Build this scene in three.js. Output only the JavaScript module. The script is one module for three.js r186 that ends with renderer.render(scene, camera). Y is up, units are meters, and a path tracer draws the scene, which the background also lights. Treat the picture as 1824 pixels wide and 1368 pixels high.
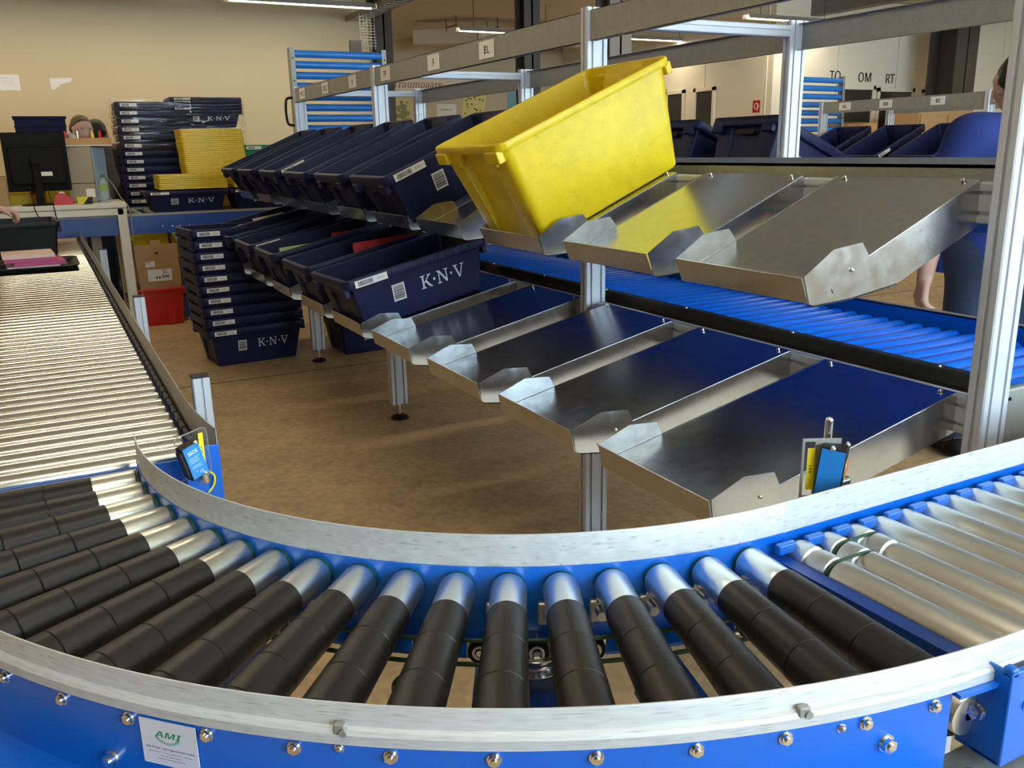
import * as THREE from 'three';
import { RoundedBoxGeometry } from 'three/addons/geometries/RoundedBoxGeometry.js';
import { mergeGeometries, toCreasedNormals } from 'three/addons/utils/BufferGeometryUtils.js';
import { MarchingCubes } from 'three/addons/objects/MarchingCubes.js';
import { FontLoader } from 'three/addons/loaders/FontLoader.js';
import { TextGeometry } from 'three/addons/geometries/TextGeometry.js';
import { RectAreaLightUniformsLib } from 'three/addons/lights/RectAreaLightUniformsLib.js';

// ------------------------------------------------------------------ camera, sky, light, exposure
const scene = new THREE.Scene();
const renderer = new THREE.WebGLRenderer({ antialias: true });
renderer.toneMapping = THREE.LinearToneMapping;
renderer.toneMappingExposure = 1.65;
renderer.shadowMap.enabled = true;
RectAreaLightUniformsLib.init();
const camera = new THREE.PerspectiveCamera(47.525, 1824 / 1368, 0.05, 60);
{
  const pitch = 0.26354, roll = -0.01959, yaw = 0.48386;
  const f = new THREE.Vector3(Math.sin(yaw) * Math.cos(pitch), -Math.sin(pitch), -Math.cos(yaw) * Math.cos(pitch));
  const r0 = new THREE.Vector3(Math.cos(yaw), 0, Math.sin(yaw)), u0 = r0.clone().cross(f);
  const r = r0.clone().multiplyScalar(Math.cos(roll)).addScaledVector(u0, Math.sin(roll));
  const u = u0.clone().multiplyScalar(Math.cos(roll)).addScaledVector(r0, -Math.sin(roll));
  camera.quaternion.setFromRotationMatrix(new THREE.Matrix4().makeBasis(r, u, f.clone().negate()));
  camera.position.set(0, 1.25, 0);
}
scene.background = new THREE.Color(0.72, 0.86, 1.0);
scene.backgroundIntensity = 11.5;
const LAMP = 13.0, LAMP_COLOR = new THREE.Color(1.0, 0.86, 0.62);

// ------------------------------------------------------------------ helpers
const PI = Math.PI;
const creased = (g, a) => toCreasedNormals(g.scale(1000, 1000, 1000), a).scale(0.001, 0.001, 0.001);   // that helper merges points closer than a hundredth
let seed = 12345;
const rnd = () => { seed = (seed * 1664525 + 1013904223) >>> 0; return seed / 4294967296; };
const used = new Map();
function numbered(name) { const n = used.get(name) ?? 0; used.set(name, n + 1); return n ? name + '_' + String(n).padStart(3, '0') : name; }
function shadows(o) { o.traverse((m) => { if (m.isMesh) { m.castShadow = true; m.receiveShadow = true; } }); return o; }
function tag(o, label, category, group) { o.userData = { label, category }; if (group) o.userData.group = group; return o; }
function thing(name, label, category, pos = [0, 0, 0], rot = [0, 0, 0], group) {
  const o = new THREE.Group(); o.name = numbered(name); o.position.set(...pos); o.rotation.set(...rot); scene.add(o);
  return tag(o, label, category, group);
}
function fix(geos) {
  const list = (Array.isArray(geos) ? geos : [geos]).map((g) => {
    const h = g.index ? g.toNonIndexed() : g;
    for (const k of Object.keys(h.attributes)) if (!['position', 'normal', 'uv'].includes(k)) h.deleteAttribute(k);
    if (!h.attributes.uv) h.setAttribute('uv', new THREE.Float32BufferAttribute(new Float32Array(h.attributes.position.count * 2), 2));
    h.morphAttributes = {}; return h;
  });
  return list.length === 1 ? list[0] : mergeGeometries(list);
}
function part(name, geos, mat, parent, label) {
  const m = new THREE.Mesh(fix(geos), mat); m.name = name; m.castShadow = m.receiveShadow = true;
  if (label) m.userData.label = label;
  (parent ?? scene).add(m); return m;
}
function one(name, geos, mat, label, category, pos = [0, 0, 0], rot = [0, 0, 0], group) {
  const m = part(numbered(name), geos, mat, scene); m.position.set(...pos); m.rotation.set(...rot); return tag(m, label, category, group);
}
function struct(name, geos, mat, parent) { const m = part(name, geos, mat, parent ?? scene); if (!parent) m.userData.kind = 'structure'; return m; }
function dup(root, pos, rot, label, group, name) {
  const r = root.clone(); r.name = numbered(name ?? root.name.replace(/_\d+$/, '')); scene.add(r);
  if (pos) r.position.set(...pos); if (rot) r.rotation.set(...rot);
  r.userData = { ...root.userData }; if (label) r.userData.label = label; if (group) r.userData.group = group; return r;
}
const tr = (g, x = 0, y = 0, z = 0) => g.translate(x, y, z);
function box(w, h, d, x = 0, y = 0, z = 0) { return tr(boxUV(new THREE.BoxGeometry(w, h, d)), x, y, z); }
function rbox(w, h, d, r, x = 0, y = 0, z = 0) { return tr(new RoundedBoxGeometry(w, h, d, 2, Math.min(r, w / 2.01, h / 2.01, d / 2.01)), x, y, z); }
function span(x0, y0, z0, x1, y1, z1) { return box(Math.abs(x1 - x0), Math.abs(y1 - y0), Math.abs(z1 - z0), (x0 + x1) / 2, (y0 + y1) / 2, (z0 + z1) / 2); }
function boxUV(g) {               // uv in metres from the dominant normal
  const p = g.attributes.position, n = g.attributes.normal, uv = new Float32Array(p.count * 2);
  for (let i = 0; i < p.count; i++) {
    const ax = Math.abs(n.getX(i)), ay = Math.abs(n.getY(i)), az = Math.abs(n.getZ(i));
    const [a, b] = ay > ax && ay > az ? [p.getX(i), p.getZ(i)] : ax > az ? [p.getZ(i), p.getY(i)] : [p.getX(i), p.getY(i)];
    uv[2 * i] = a; uv[2 * i + 1] = b;
  }
  g.setAttribute('uv', new THREE.BufferAttribute(uv, 2)); return g;
}
function cyl(r, h, seg = 16, x = 0, y = 0, z = 0, axis = 'y', r2) {
  const g = new THREE.CylinderGeometry(r2 ?? r, r, h, seg);
  if (axis === 'x') g.rotateZ(-PI / 2); if (axis === 'z') g.rotateX(PI / 2);
  return tr(g, x, y, z);
}
function tube(pts, r, seg = 24, rs = 8) { return new THREE.TubeGeometry(new THREE.CatmullRomCurve3(pts.map((p) => new THREE.Vector3(...p))), seg, r, rs); }
function shape(pts) { const s = new THREE.Shape(); pts.forEach(([x, y], i) => (i ? s.lineTo(x, y) : s.moveTo(x, y))); s.closePath(); return s; }
function extrude(pts, depth, bevel = 0, holes = []) {
  const s = shape(pts); for (const h of holes) s.holes.push(new THREE.Path(h.map((p) => new THREE.Vector2(...p))));
  return boxUV(new THREE.ExtrudeGeometry(s, { depth, steps: 1, curveSegments: 6, bevelEnabled: bevel > 0, bevelSize: bevel, bevelThickness: bevel, bevelSegments: 2 }));
}
function extrudeX(zy, x0, x1) { const g = new THREE.ExtrudeGeometry(shape(zy.map(([z, y]) => [-z, y])), { depth: x1 - x0, bevelEnabled: false }); g.rotateY(PI / 2); return boxUV(tr(g, x0, 0, 0)); }
// aluminium slot profile w x d, length along +y, base at origin
function profile(w, d, len) {
  const g = 0.004, gd = 0.007, pts = [], c = 0.003;
  const slots = (L) => (L > 0.06 ? [-L / 4, L / 4] : [0]);
  const side = (L, f) => { pts.push(f(-L / 2 + c, 0)); for (const s of slots(L)) { pts.push(f(s - g, 0), f(s - g, gd), f(s + g, gd), f(s + g, 0)); } pts.push(f(L / 2 - c, 0)); };
  side(w, (t, q) => [t, -d / 2 + q]); side(d, (t, q) => [w / 2 - q, t]); side(w, (t, q) => [-t, d / 2 - q]); side(d, (t, q) => [-w / 2 + q, -t]);
  const e = extrude(pts, len); e.rotateX(-PI / 2); return e;      // shape y becomes -z; length along +y
}
// arc plate: closed (r, y) outline swept over angles a0..a1 (degrees) about the y axis; angle 90 points to +z
function sweep(outline, a0, a1, n, cx, cz) {
  const pos = [], uv = [], N = outline.length;
  const P = (k, i) => { const a = (a0 + (a1 - a0) * k / n) * PI / 180, [r, y] = outline[i % N]; return [cx + r * Math.cos(a), y, cz + r * Math.sin(a)]; };
  for (let k = 0; k < n; k++) for (let i = 0; i < N; i++) {
    const A = P(k, i), B = P(k + 1, i), C = P(k + 1, i + 1), D = P(k, i + 1);
    pos.push(...A, ...B, ...C, ...A, ...C, ...D);
    const u0 = (a0 + (a1 - a0) * k / n) * PI / 180, u1 = (a0 + (a1 - a0) * (k + 1) / n) * PI / 180, v0 = i * 0.02, v1 = v0 + 0.02;
    uv.push(u0, v0, u1, v0, u1, v1, u0, v0, u1, v1, u0, v1);
  }
  for (const k of [0, n]) {
    const tri = THREE.ShapeUtils.triangulateShape(outline.map((p) => new THREE.Vector2(...p)), []);
    for (const t of tri) { for (const i of t) { pos.push(...P(k, i)); uv.push(...outline[i]); } }
  }
  const g = new THREE.BufferGeometry(); g.setAttribute('position', new THREE.Float32BufferAttribute(pos, 3)); g.setAttribute('uv', new THREE.Float32BufferAttribute(uv, 2));
  g.computeVertexNormals(); return creased(g, 0.5);
}
// rings of equal point count joined into a closed skin; first ring capped, last ring capped
function loft(rings, capA = true, capB = true) {
  const pos = [], uv = [], N = rings[0].length;
  const put = (...ps) => { for (const p of ps) { pos.push(...p); uv.push(p[0] + p[2] * 0.37, p[1] + p[2] * 0.21); } };
  for (let k = 0; k + 1 < rings.length; k++) for (let i = 0; i < N; i++) {
    const j = (i + 1) % N, A = rings[k][i], B = rings[k][j], C = rings[k + 1][j], D = rings[k + 1][i];
    put(A, C, B, A, D, C);
  }
  for (const [on, ring, flip] of [[capA, rings[0], true], [capB, rings[rings.length - 1], false]]) if (on) {
    const tri = THREE.ShapeUtils.triangulateShape(ring.map((p) => new THREE.Vector2(p[0], p[2])), []);
    for (const t of tri) { const [a, b, c] = t.map((i) => ring[i]); flip ? put(a, b, c) : put(a, c, b); }
  }
  const g = new THREE.BufferGeometry(); g.setAttribute('position', new THREE.Float32BufferAttribute(pos, 3)); g.setAttribute('uv', new THREE.Float32BufferAttribute(uv, 2));
  g.computeVertexNormals(); return creased(g, 0.6);
}
function outline(L, W, r, y, nd = 0, nw = 0, seg = 4) {       // rounded rectangle with a notch of depth nd, width nw in both short ends
  const p = [];
  const arc = (cx, cz, a) => { for (let i = 0; i <= seg; i++) { const t = a + (PI / 2) * i / seg; p.push([cx + r * Math.cos(t), y, cz + r * Math.sin(t)]); } };
  const e = 0.008;
  arc(L / 2 - r, -W / 2 + r, -PI / 2);
  p.push([L / 2, y, -nw / 2 - e], [L / 2 - nd, y, -nw / 2], [L / 2 - nd, y, nw / 2], [L / 2, y, nw / 2 + e]);
  arc(L / 2 - r, W / 2 - r, 0); arc(-L / 2 + r, W / 2 - r, PI / 2);
  p.push([-L / 2, y, nw / 2 + e], [-L / 2 + nd, y, nw / 2], [-L / 2 + nd, y, -nw / 2], [-L / 2, y, -nw / 2 - e]);
  arc(-L / 2 + r, -W / 2 + r, PI);
  return p.reverse();
}

// ------------------------------------------------------------------ textures and materials
function noiseTex(size, fn, srgb) {
  const d = new Uint8Array(size * size * 4);
  for (let y = 0; y < size; y++) for (let x = 0; x < size; x++) { const c = fn(x / size, y / size); for (let k = 0; k < 3; k++) d[(y * size + x) * 4 + k] = Math.max(0, Math.min(255, c[k] * 255)); d[(y * size + x) * 4 + 3] = 255; }
  const t = new THREE.DataTexture(d, size, size); t.wrapS = t.wrapT = THREE.RepeatWrapping; t.magFilter = THREE.LinearFilter; t.minFilter = THREE.LinearMipmapLinearFilter; t.generateMipmaps = true;
  if (srgb) t.colorSpace = THREE.SRGBColorSpace; t.needsUpdate = true; return t;
}
function lattice(n) { const g = new Float32Array(n * n); for (let i = 0; i < n * n; i++) g[i] = rnd(); return (u, v) => { u = ((u % 1) + 1) % 1 * n; v = ((v % 1) + 1) % 1 * n; const x = Math.floor(u), y = Math.floor(v), s = (t) => t * t * (3 - 2 * t), fx = s(u - x), fy = s(v - y), a = (i, j) => g[((y + j) % n) * n + (x + i) % n]; return (a(0, 0) * (1 - fx) + a(1, 0) * fx) * (1 - fy) + (a(0, 1) * (1 - fx) + a(1, 1) * fx) * fy; }; }
const n8 = lattice(8), n24 = lattice(24), n64 = lattice(64), n160 = lattice(160);
const fbm = (u, v) => 0.4 * n8(u, v) + 0.3 * n24(u, v) + 0.2 * n64(u, v) + 0.1 * n160(u, v);
const floorTex = noiseTex(1024, (u, v) => { const f = fbm(u, v), s = n160(u, v), k = 0.80 + 0.22 * f + 0.10 * (s - 0.5) - (n24(v, u) > 0.82 ? 0.05 : 0); return [0.80 * k, 0.67 * k, 0.49 * k]; }, true);
floorTex.repeat.set(0.35, 0.35);
const floorRough = noiseTex(512, (u, v) => { const f = 0.42 + 0.28 * fbm(v, u); return [f, f, f]; }); floorRough.repeat.set(0.35, 0.35);
const galvTex = noiseTex(512, (u, v) => { const k = 0.95 + 0.035 * (n64(u, v) - 0.5) + 0.03 * (n24(u, v) - 0.5); return [k, k, k]; }, true); galvTex.repeat.set(2.2, 2.2);
const galvRough = noiseTex(512, (u, v) => { const k = 0.24 + 0.03 * (n64(v, u) - 0.5) + 0.05 * (n24(u, v) - 0.5); return [k, k, k]; }); galvRough.repeat.set(2.2, 2.2);
const brushTex = noiseTex(512, (u, v) => { const k = 0.92 + 0.05 * (n160(u * 0.12, v * 1.0) - 0.5) + 0.06 * (n24(u, v) - 0.5) - Math.max(0, n64(u * 0.25, v) - 0.74) * 0.7; return [k, k * 1.0, k * 1.0]; }, true); brushTex.repeat.set(3, 12);
const scuffTex = noiseTex(512, (u, v) => { let k = 0.95 + 0.05 * (n24(u, v) - 0.5) + 0.03 * (n160(u, v) - 0.5); if (n64(u * 0.35 + v * 0.2, v) > 0.92) k -= 0.05; return [k, k, k * 0.98]; }, true); scuffTex.repeat.set(1.6, 1.6);
const M = {};
const mat = (name, o) => { const m = o.transmission !== undefined || o.clearcoat !== undefined ? new THREE.MeshPhysicalMaterial(o) : new THREE.MeshStandardMaterial(o); m.name = name; M[name] = m; return m; };
const L = (r, g, b) => new THREE.Color().setRGB(r, g, b);
mat('floor', { map: floorTex, roughnessMap: floorRough, roughness: 1, color: 0xffffff });
mat('wall', { color: L(0.60, 0.50, 0.325), roughness: 0.9 });
mat('office', { color: L(0.80, 0.74, 0.60), roughness: 0.85 });
mat('ceiling', { color: L(0.66, 0.58, 0.44), roughness: 0.95 });
mat('steelbrown', { color: L(0.055, 0.045, 0.038), roughness: 0.6 });
mat('steelgrey', { color: L(0.16, 0.15, 0.14), roughness: 0.6 });
mat('galv', { color: L(0.60, 0.61, 0.62), metalness: 1, roughness: 0.9, map: galvTex, roughnessMap: galvRough });
mat('galvDull', { color: L(0.36, 0.355, 0.32), metalness: 0.4, roughness: 0.55, map: galvTex });
mat('guard', { color: L(0.76, 0.78, 0.79), metalness: 0.35, roughness: 0.5, map: brushTex });
mat('alu', { color: L(0.56, 0.575, 0.62), metalness: 0.25, roughness: 0.5 });
mat('steel', { color: L(0.74, 0.73, 0.68), metalness: 1, roughness: 0.2 });
mat('steelSoft', { color: L(0.58, 0.58, 0.55), metalness: 1, roughness: 0.4 });
mat('chrome', { color: L(0.8, 0.8, 0.8), metalness: 1, roughness: 0.12 });
mat('bluePaint', { color: L(0.0, 0.125, 0.60), roughness: 0.32, clearcoat: 0.25, clearcoatRoughness: 0.2 });
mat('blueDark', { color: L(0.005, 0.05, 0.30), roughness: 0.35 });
mat('blueRoller', { color: L(0.0, 0.18, 0.85), roughness: 0.35 });
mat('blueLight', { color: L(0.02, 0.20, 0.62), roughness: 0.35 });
mat('sleeve', { color: L(0.020, 0.016, 0.014), roughness: 0.4, clearcoat: 0, specularIntensity: 0.7 });
mat('steelCurve', { color: L(0.80, 0.80, 0.75), metalness: 1, roughness: 0.3 });
mat('black', { color: L(0.008, 0.008, 0.009), roughness: 0.5, clearcoat: 0, specularIntensity: 0.6 });
mat('matteBlack', { color: L(0.009, 0.009, 0.009), roughness: 0.75, clearcoat: 0, specularIntensity: 0.3 });
mat('blackSoft', { color: L(0.024, 0.022, 0.020), roughness: 0.7 });
mat('blackRail', { color: L(0.02, 0.022, 0.018), roughness: 0.5 });
mat('navy', { color: L(0.009, 0.013, 0.055), roughness: 0.45, clearcoat: 0, specularIntensity: 0.5 });
mat('navyDeep', { color: L(0.004, 0.006, 0.030), roughness: 0.6, clearcoat: 0, specularIntensity: 0.3 });
mat('bottlePlastic', { color: L(0.86, 0.93, 0.97), transmission: 0.8, thickness: 0, roughness: 0.25, ior: 1.4 });
mat('navyDark', { color: L(0.014, 0.016, 0.034), roughness: 0.5 });
mat('yellow', { color: L(0.86, 0.62, 0.008), roughness: 0.38, map: scuffTex });
mat('red', { color: L(0.55, 0.014, 0.010), roughness: 0.4 });
mat('green', { color: L(0.0, 0.22, 0.07), roughness: 0.5 });
mat('greenCord', { color: L(0.01, 0.06, 0.03), roughness: 0.45 });
mat('white', { color: L(0.78, 0.77, 0.74), roughness: 0.6 });
mat('letter', { color: L(0.72, 0.74, 0.78), roughness: 0.6 });
mat('paper', { color: L(0.84, 0.83, 0.80), roughness: 0.8 });
mat('cream', { color: L(0.70, 0.66, 0.56), roughness: 0.5 });
mat('beige', { color: L(0.36, 0.31, 0.22), roughness: 0.55 });
mat('card', { color: L(0.40, 0.245, 0.12), roughness: 0.85 });
mat('wood', { color: L(0.46, 0.26, 0.10), roughness: 0.7 });
mat('magenta', { color: L(0.50, 0.03, 0.16), roughness: 0.4 });
mat('pink', { color: L(0.78, 0.55, 0.50), roughness: 0.5 });
mat('pages', { color: L(0.80, 0.77, 0.68), roughness: 0.9 });
mat('bookred', { color: L(0.45, 0.03, 0.04), roughness: 0.5 });
mat('bookgreen', { color: L(0.30, 0.45, 0.12), roughness: 0.6 });
mat('skin', { color: L(0.64, 0.39, 0.30), roughness: 0.55 });
mat('hairBrown', { color: L(0.10, 0.055, 0.025), roughness: 0.6 });
mat('hairDark', { color: L(0.012, 0.009, 0.008), roughness: 0.55 });
mat('shirt', { color: L(0.012, 0.03, 0.19), roughness: 0.85 });
mat('jeans', { color: L(0.025, 0.04, 0.085), roughness: 0.9 });
mat('grayCloth', { color: L(0.10, 0.09, 0.09), roughness: 0.9 });
mat('lip', { color: L(0.42, 0.16, 0.13), roughness: 0.5 });
mat('eye', { color: L(0.02, 0.015, 0.012), roughness: 0.3 });
mat('orangeLens', { color: L(0.42, 0.16, 0.06), roughness: 0.15 });
mat('sticker', { color: L(0.80, 0.68, 0.02), roughness: 0.5 });
mat('sensorBlue', { color: L(0.02, 0.24, 0.72), roughness: 0.4 });
mat('pcside', { color: L(0.40, 0.60, 0.85), roughness: 0.35 });
mat('clear', { color: 0xffffff, transmission: 1, thickness: 0, roughness: 0.05, ior: 1.45 });
mat('film', { color: 0xffffff, transmission: 1, thickness: 0, roughness: 0.14, ior: 1.45 });
mat('pane', { color: L(0.9, 0.95, 0.95), transmission: 1, thickness: 0, roughness: 0.02 });
mat('darkpane', { color: L(0.05, 0.048, 0.04), roughness: 0.06, metalness: 0.0 });
mat('tube', { color: 0xffffff, emissive: LAMP_COLOR, emissiveIntensity: 6 });

const font = await new FontLoader().loadAsync('fonts/droid/droid_serif_regular.typeface.json');
const fontSans = await new FontLoader().loadAsync('fonts/droid/droid_sans_regular.typeface.json');
function lettering(text, size, depth = 0.0006, f = font, cond = 1) { const g = new TextGeometry(text, { font: f, size, depth, curveSegments: 3 }); g.scale(cond, 1, 1); g.computeBoundingBox(); const b = g.boundingBox; g.translate(-(b.min.x + b.max.x) / 2, -(b.min.y + b.max.y) / 2, 0); return g; }
function canvasMat(w, h, draw, name, extra = {}) {
  const c = document.createElement('canvas'); c.width = w; c.height = h; const x = c.getContext('2d'); draw(x, w, h);
  const t = new THREE.CanvasTexture(c); t.colorSpace = THREE.SRGBColorSpace; return mat(name, { map: t, roughness: 0.6, ...extra });
}
const card = (w, h, t = 0.0008) => { const g = new THREE.BoxGeometry(w, h, t); return g; };   // default uv: print on every face
function bars(x, x0, y0, w, h, vertical, n) { x.fillStyle = '#222'; for (let i = 0; i < n; i++) { const a = 0.25 + rnd() * 0.6; vertical ? x.fillRect(x0 + (w * i) / n, y0, (w / n) * a, h) : x.fillRect(x0, y0 + (h * i) / n, w, (h / n) * a); } }
canvasMat(256, 56, (x, w, h) => { x.fillStyle = '#e8e8e6'; x.fillRect(0, 0, w, h); bars(x, 22, 9, 120, h - 18, true, 34); x.fillStyle = '#555'; x.font = '22px sans-serif'; x.fillText('K·N·V', 172, 36); }, 'stripLabel');
canvasMat(128, 160, (x, w, h) => { x.fillStyle = '#d9d9d6'; x.fillRect(0, 0, w, h); bars(x, 12, 12, w - 24, h - 24, false, 15); }, 'squareLabel');
function signMat(text, name) { return canvasMat(192, 128, (x, w, h) => { x.fillStyle = '#ebe9e4'; x.fillRect(0, 0, w, h); x.fillStyle = '#1c1c22'; x.font = 'bold 80px sans-serif'; x.textAlign = 'center'; x.save(); x.translate(w / 2, 94); x.scale(0.75, 1); x.fillText(text, 0, 0); x.restore(); }, name); }

// ------------------------------------------------------------------ the setting: a large hall
const FZ = 2.7, BZ = -14, LX = -7, RX = 14.5, CY = 3.05;
struct('floor', span(LX - 0.2, -0.2, BZ - 0.2, RX + 0.2, 0, FZ + 0.2), M.floor);
struct('ceiling', span(LX - 0.2, CY, BZ - 0.2, RX + 0.2, CY + 0.2, FZ + 0.2), M.ceiling);
struct('wall_back', span(LX, 0, -10.5, 3.62, CY, -10.3), M.wall);
struct('wall_return', span(3.42, 0, BZ, 3.62, CY, -10.5), M.wall);
struct('wall_far', span(3.42, 0, BZ - 0.2, RX, CY, BZ), M.wall);
struct('wall_left', span(LX - 0.2, 0, BZ, LX, CY, FZ), M.wall);
struct('wall_right', span(RX, 0, BZ, RX + 0.2, CY, FZ), M.wall);
{ // wall behind the camera with a long band of windows
  const geos = [span(LX, 0, FZ, RX, 0.9, FZ + 0.2), span(LX, 2.75, FZ, RX, CY, FZ + 0.2)], wins = [];
  for (let i = 0; i < 4; i++) wins.push(0.3 + i * 2.35);
  let x = LX; for (const w of wins) { geos.push(span(x, 0.9, FZ, w, 2.75, FZ + 0.2)); x = w + 2.15; }
  geos.push(span(x, 0.9, FZ, RX, 2.75, FZ + 0.2));
  struct('wall_front', geos, M.wall);
  wins.forEach((w, i) => {
    const f = struct('window_' + (i + 1), [span(w, 0.9, FZ + 0.06, w + 2.15, 0.96, FZ + 0.12), span(w, 2.69, FZ + 0.06, w + 2.15, 2.75, FZ + 0.12), span(w, 0.96, FZ + 0.06, w + 0.06, 2.69, FZ + 0.12), span(w + 2.09, 0.96, FZ + 0.06, w + 2.15, 2.69, FZ + 0.12), span(w + 1.045, 0.96, FZ + 0.06, w + 1.105, 2.69, FZ + 0.12)], M.white);
    part('pane', span(w + 0.06, 0.96, FZ + 0.088, w + 1.045, 2.69, FZ + 0.092), M.pane, f); part('pane', span(w + 1.105, 0.96, FZ + 0.088, w + 2.09, 2.69, FZ + 0.092), M.pane, f);
  });
}
struct('trim_1', span(LX, 0, -5.004, RX, 0.0012, -4.996), M.blackSoft);          // joint line across the floor
{ // office block with panelled walls, windows and signs
  const X0 = 8.4, Z0 = -8.75;
  const w = struct('wall_office', [span(X0, 0, Z0 - 0.1, RX, CY, Z0 - 0.12), span(X0 + 0.1, 0, BZ, X0 + 0.12, CY, Z0 - 0.1)], M.office);
  for (let i = 0; i < 6; i++) part('panel', rbox(1.13, CY - 0.02, 0.1, 0.004, X0 + 0.58 + i * 1.14, CY / 2, Z0 - 0.05), M.office, w);
  for (let i = 0; i < 4; i++) part('panel', rbox(0.1, CY - 0.02, 1.15, 0.004, X0 + 0.05, CY / 2, Z0 - 0.13 - 0.58 - i * 1.16), M.office, w);
  let k = 7;
  const frame = (x, w2, y0, y1) => { const f = struct('window_' + k++, [span(x, y0, Z0, x + w2, y0 + 0.05, Z0 + 0.03), span(x, y1 - 0.05, Z0, x + w2, y1, Z0 + 0.03), span(x, y0, Z0, x + 0.05, y1, Z0 + 0.03), span(x + w2 - 0.05, y0, Z0, x + w2, y1, Z0 + 0.03)], M.office); part('pane', span(x + 0.05, y0 + 0.05, Z0 + 0.001, x + w2 - 0.05, y1 - 0.05, Z0 + 0.008), M.darkpane, f); };
  frame(9.62, 0.66, 0.9, 1.98); frame(10.32, 0.75, 0.9, 1.96); frame(11.25, 0.5, 0.9, 1.95);
  const side = (z0, z1, y0, y1) => { const f = struct('window_' + k++, [span(X0 - 0.03, y0, z0, X0, y0 + 0.05, z1), span(X0 - 0.03, y1 - 0.05, z0, X0, y1, z1), span(X0 - 0.03, y0, z0, X0, y1, z0 + 0.05), span(X0 - 0.03, y0, z1 - 0.05, X0, y1, z1)], M.office); part('pane', span(X0 - 0.008, y0 + 0.05, z0 + 0.05, X0 - 0.001, y1 - 0.05, z1 - 0.05), M.darkpane, f); };
  side(-10.9, -10.45, 0.9, 2.02); side(-10.25, -9.8, 0.9, 2.02);
  one('wall_letters', lettering('TO', 0.12, 0.004, fontSans), M.black, 'black letters TO on the pale office wall behind the raised roller gate', 'sign', [9.51, 2.10, Z0 + 0.001]);
  one('wall_letters', lettering('OM', 0.12, 0.004, fontSans), M.black, 'black letters OM on the pale office wall above a dark window', 'sign', [10.07, 2.09, Z0 + 0.001]);
  one('wall_letters', lettering('RT', 0.12, 0.004, fontSans), M.black, 'black letters RT on the pale office wall beside the dark column', 'sign', [10.57, 2.08, Z0 + 0.001]);
  const hyd = thing('fire_hose_sign', 'small red square fire hose sign on the office wall', 'sign', [X0 - 0.002, 1.72, -9.0]);
  part('plate', box(0.004, 0.15, 0.13), M.red, hyd); part('symbol', [new THREE.TorusGeometry(0.035, 0.007, 6, 14).rotateY(PI / 2).translate(-0.003, 0, 0), box(0.002, 0.07, 0.01, -0.003, -0.02, 0.02)], M.white, hyd);
  const board = thing('cupboard', 'brown topped wooden cupboard against the office side wall', 'cupboard', [X0 - 0.30, 0, -9.35]);
  part('body', box(0.44, 1.42, 0.7, 0, 0.71, 0), M.wood, board); part('top', rbox(0.5, 0.05, 0.8, 0.01, 0, 1.445, 0), M.card, board); for (const z of [-0.175, 0.175]) part('door', box(0.02, 1.3, 0.34, -0.23, 0.72, z), M.wood, board);
}
{ // columns, beams
  const ibeam = (n, x, z, w, d, m) => struct(n, [span(x - w / 2, 0, z - d / 2, x + w / 2, CY, z - d / 2 + 0.02), span(x - w / 2, 0, z + d / 2 - 0.02, x + w / 2, CY, z + d / 2), span(x - 0.01, 0, z - d / 2, x + 0.01, CY, z + d / 2)], m);
  ibeam('column_1', 4.45, -8.0, 0.17, 0.2, M.steelbrown);
  ibeam('column_2', 4.92, -7.2, 0.24, 0.24, M.steelgrey);
  ibeam('column_3', 10.95, -8.1, 0.42, 0.42, M.steelbrown);
  ibeam('column_4', 3.75, -10.2, 0.2, 0.16, M.steelbrown);
  const hb = (n, x0, y0, z0, x1, y1, z1, m) => struct(n, span(x0, y0, z0, x1, y1, z1), m);
  hb('ceiling_beam_1', 3.7, CY - 0.24, BZ, 3.86, CY, FZ, M.steelgrey);
  hb('ceiling_beam_2', LX, CY - 0.16, -9.35, 3.7, CY, -9.2, M.ceiling);
  hb('ceiling_beam_3', 9.0, CY - 0.24, BZ, 9.16, CY, FZ, M.steelgrey);
}
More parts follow.
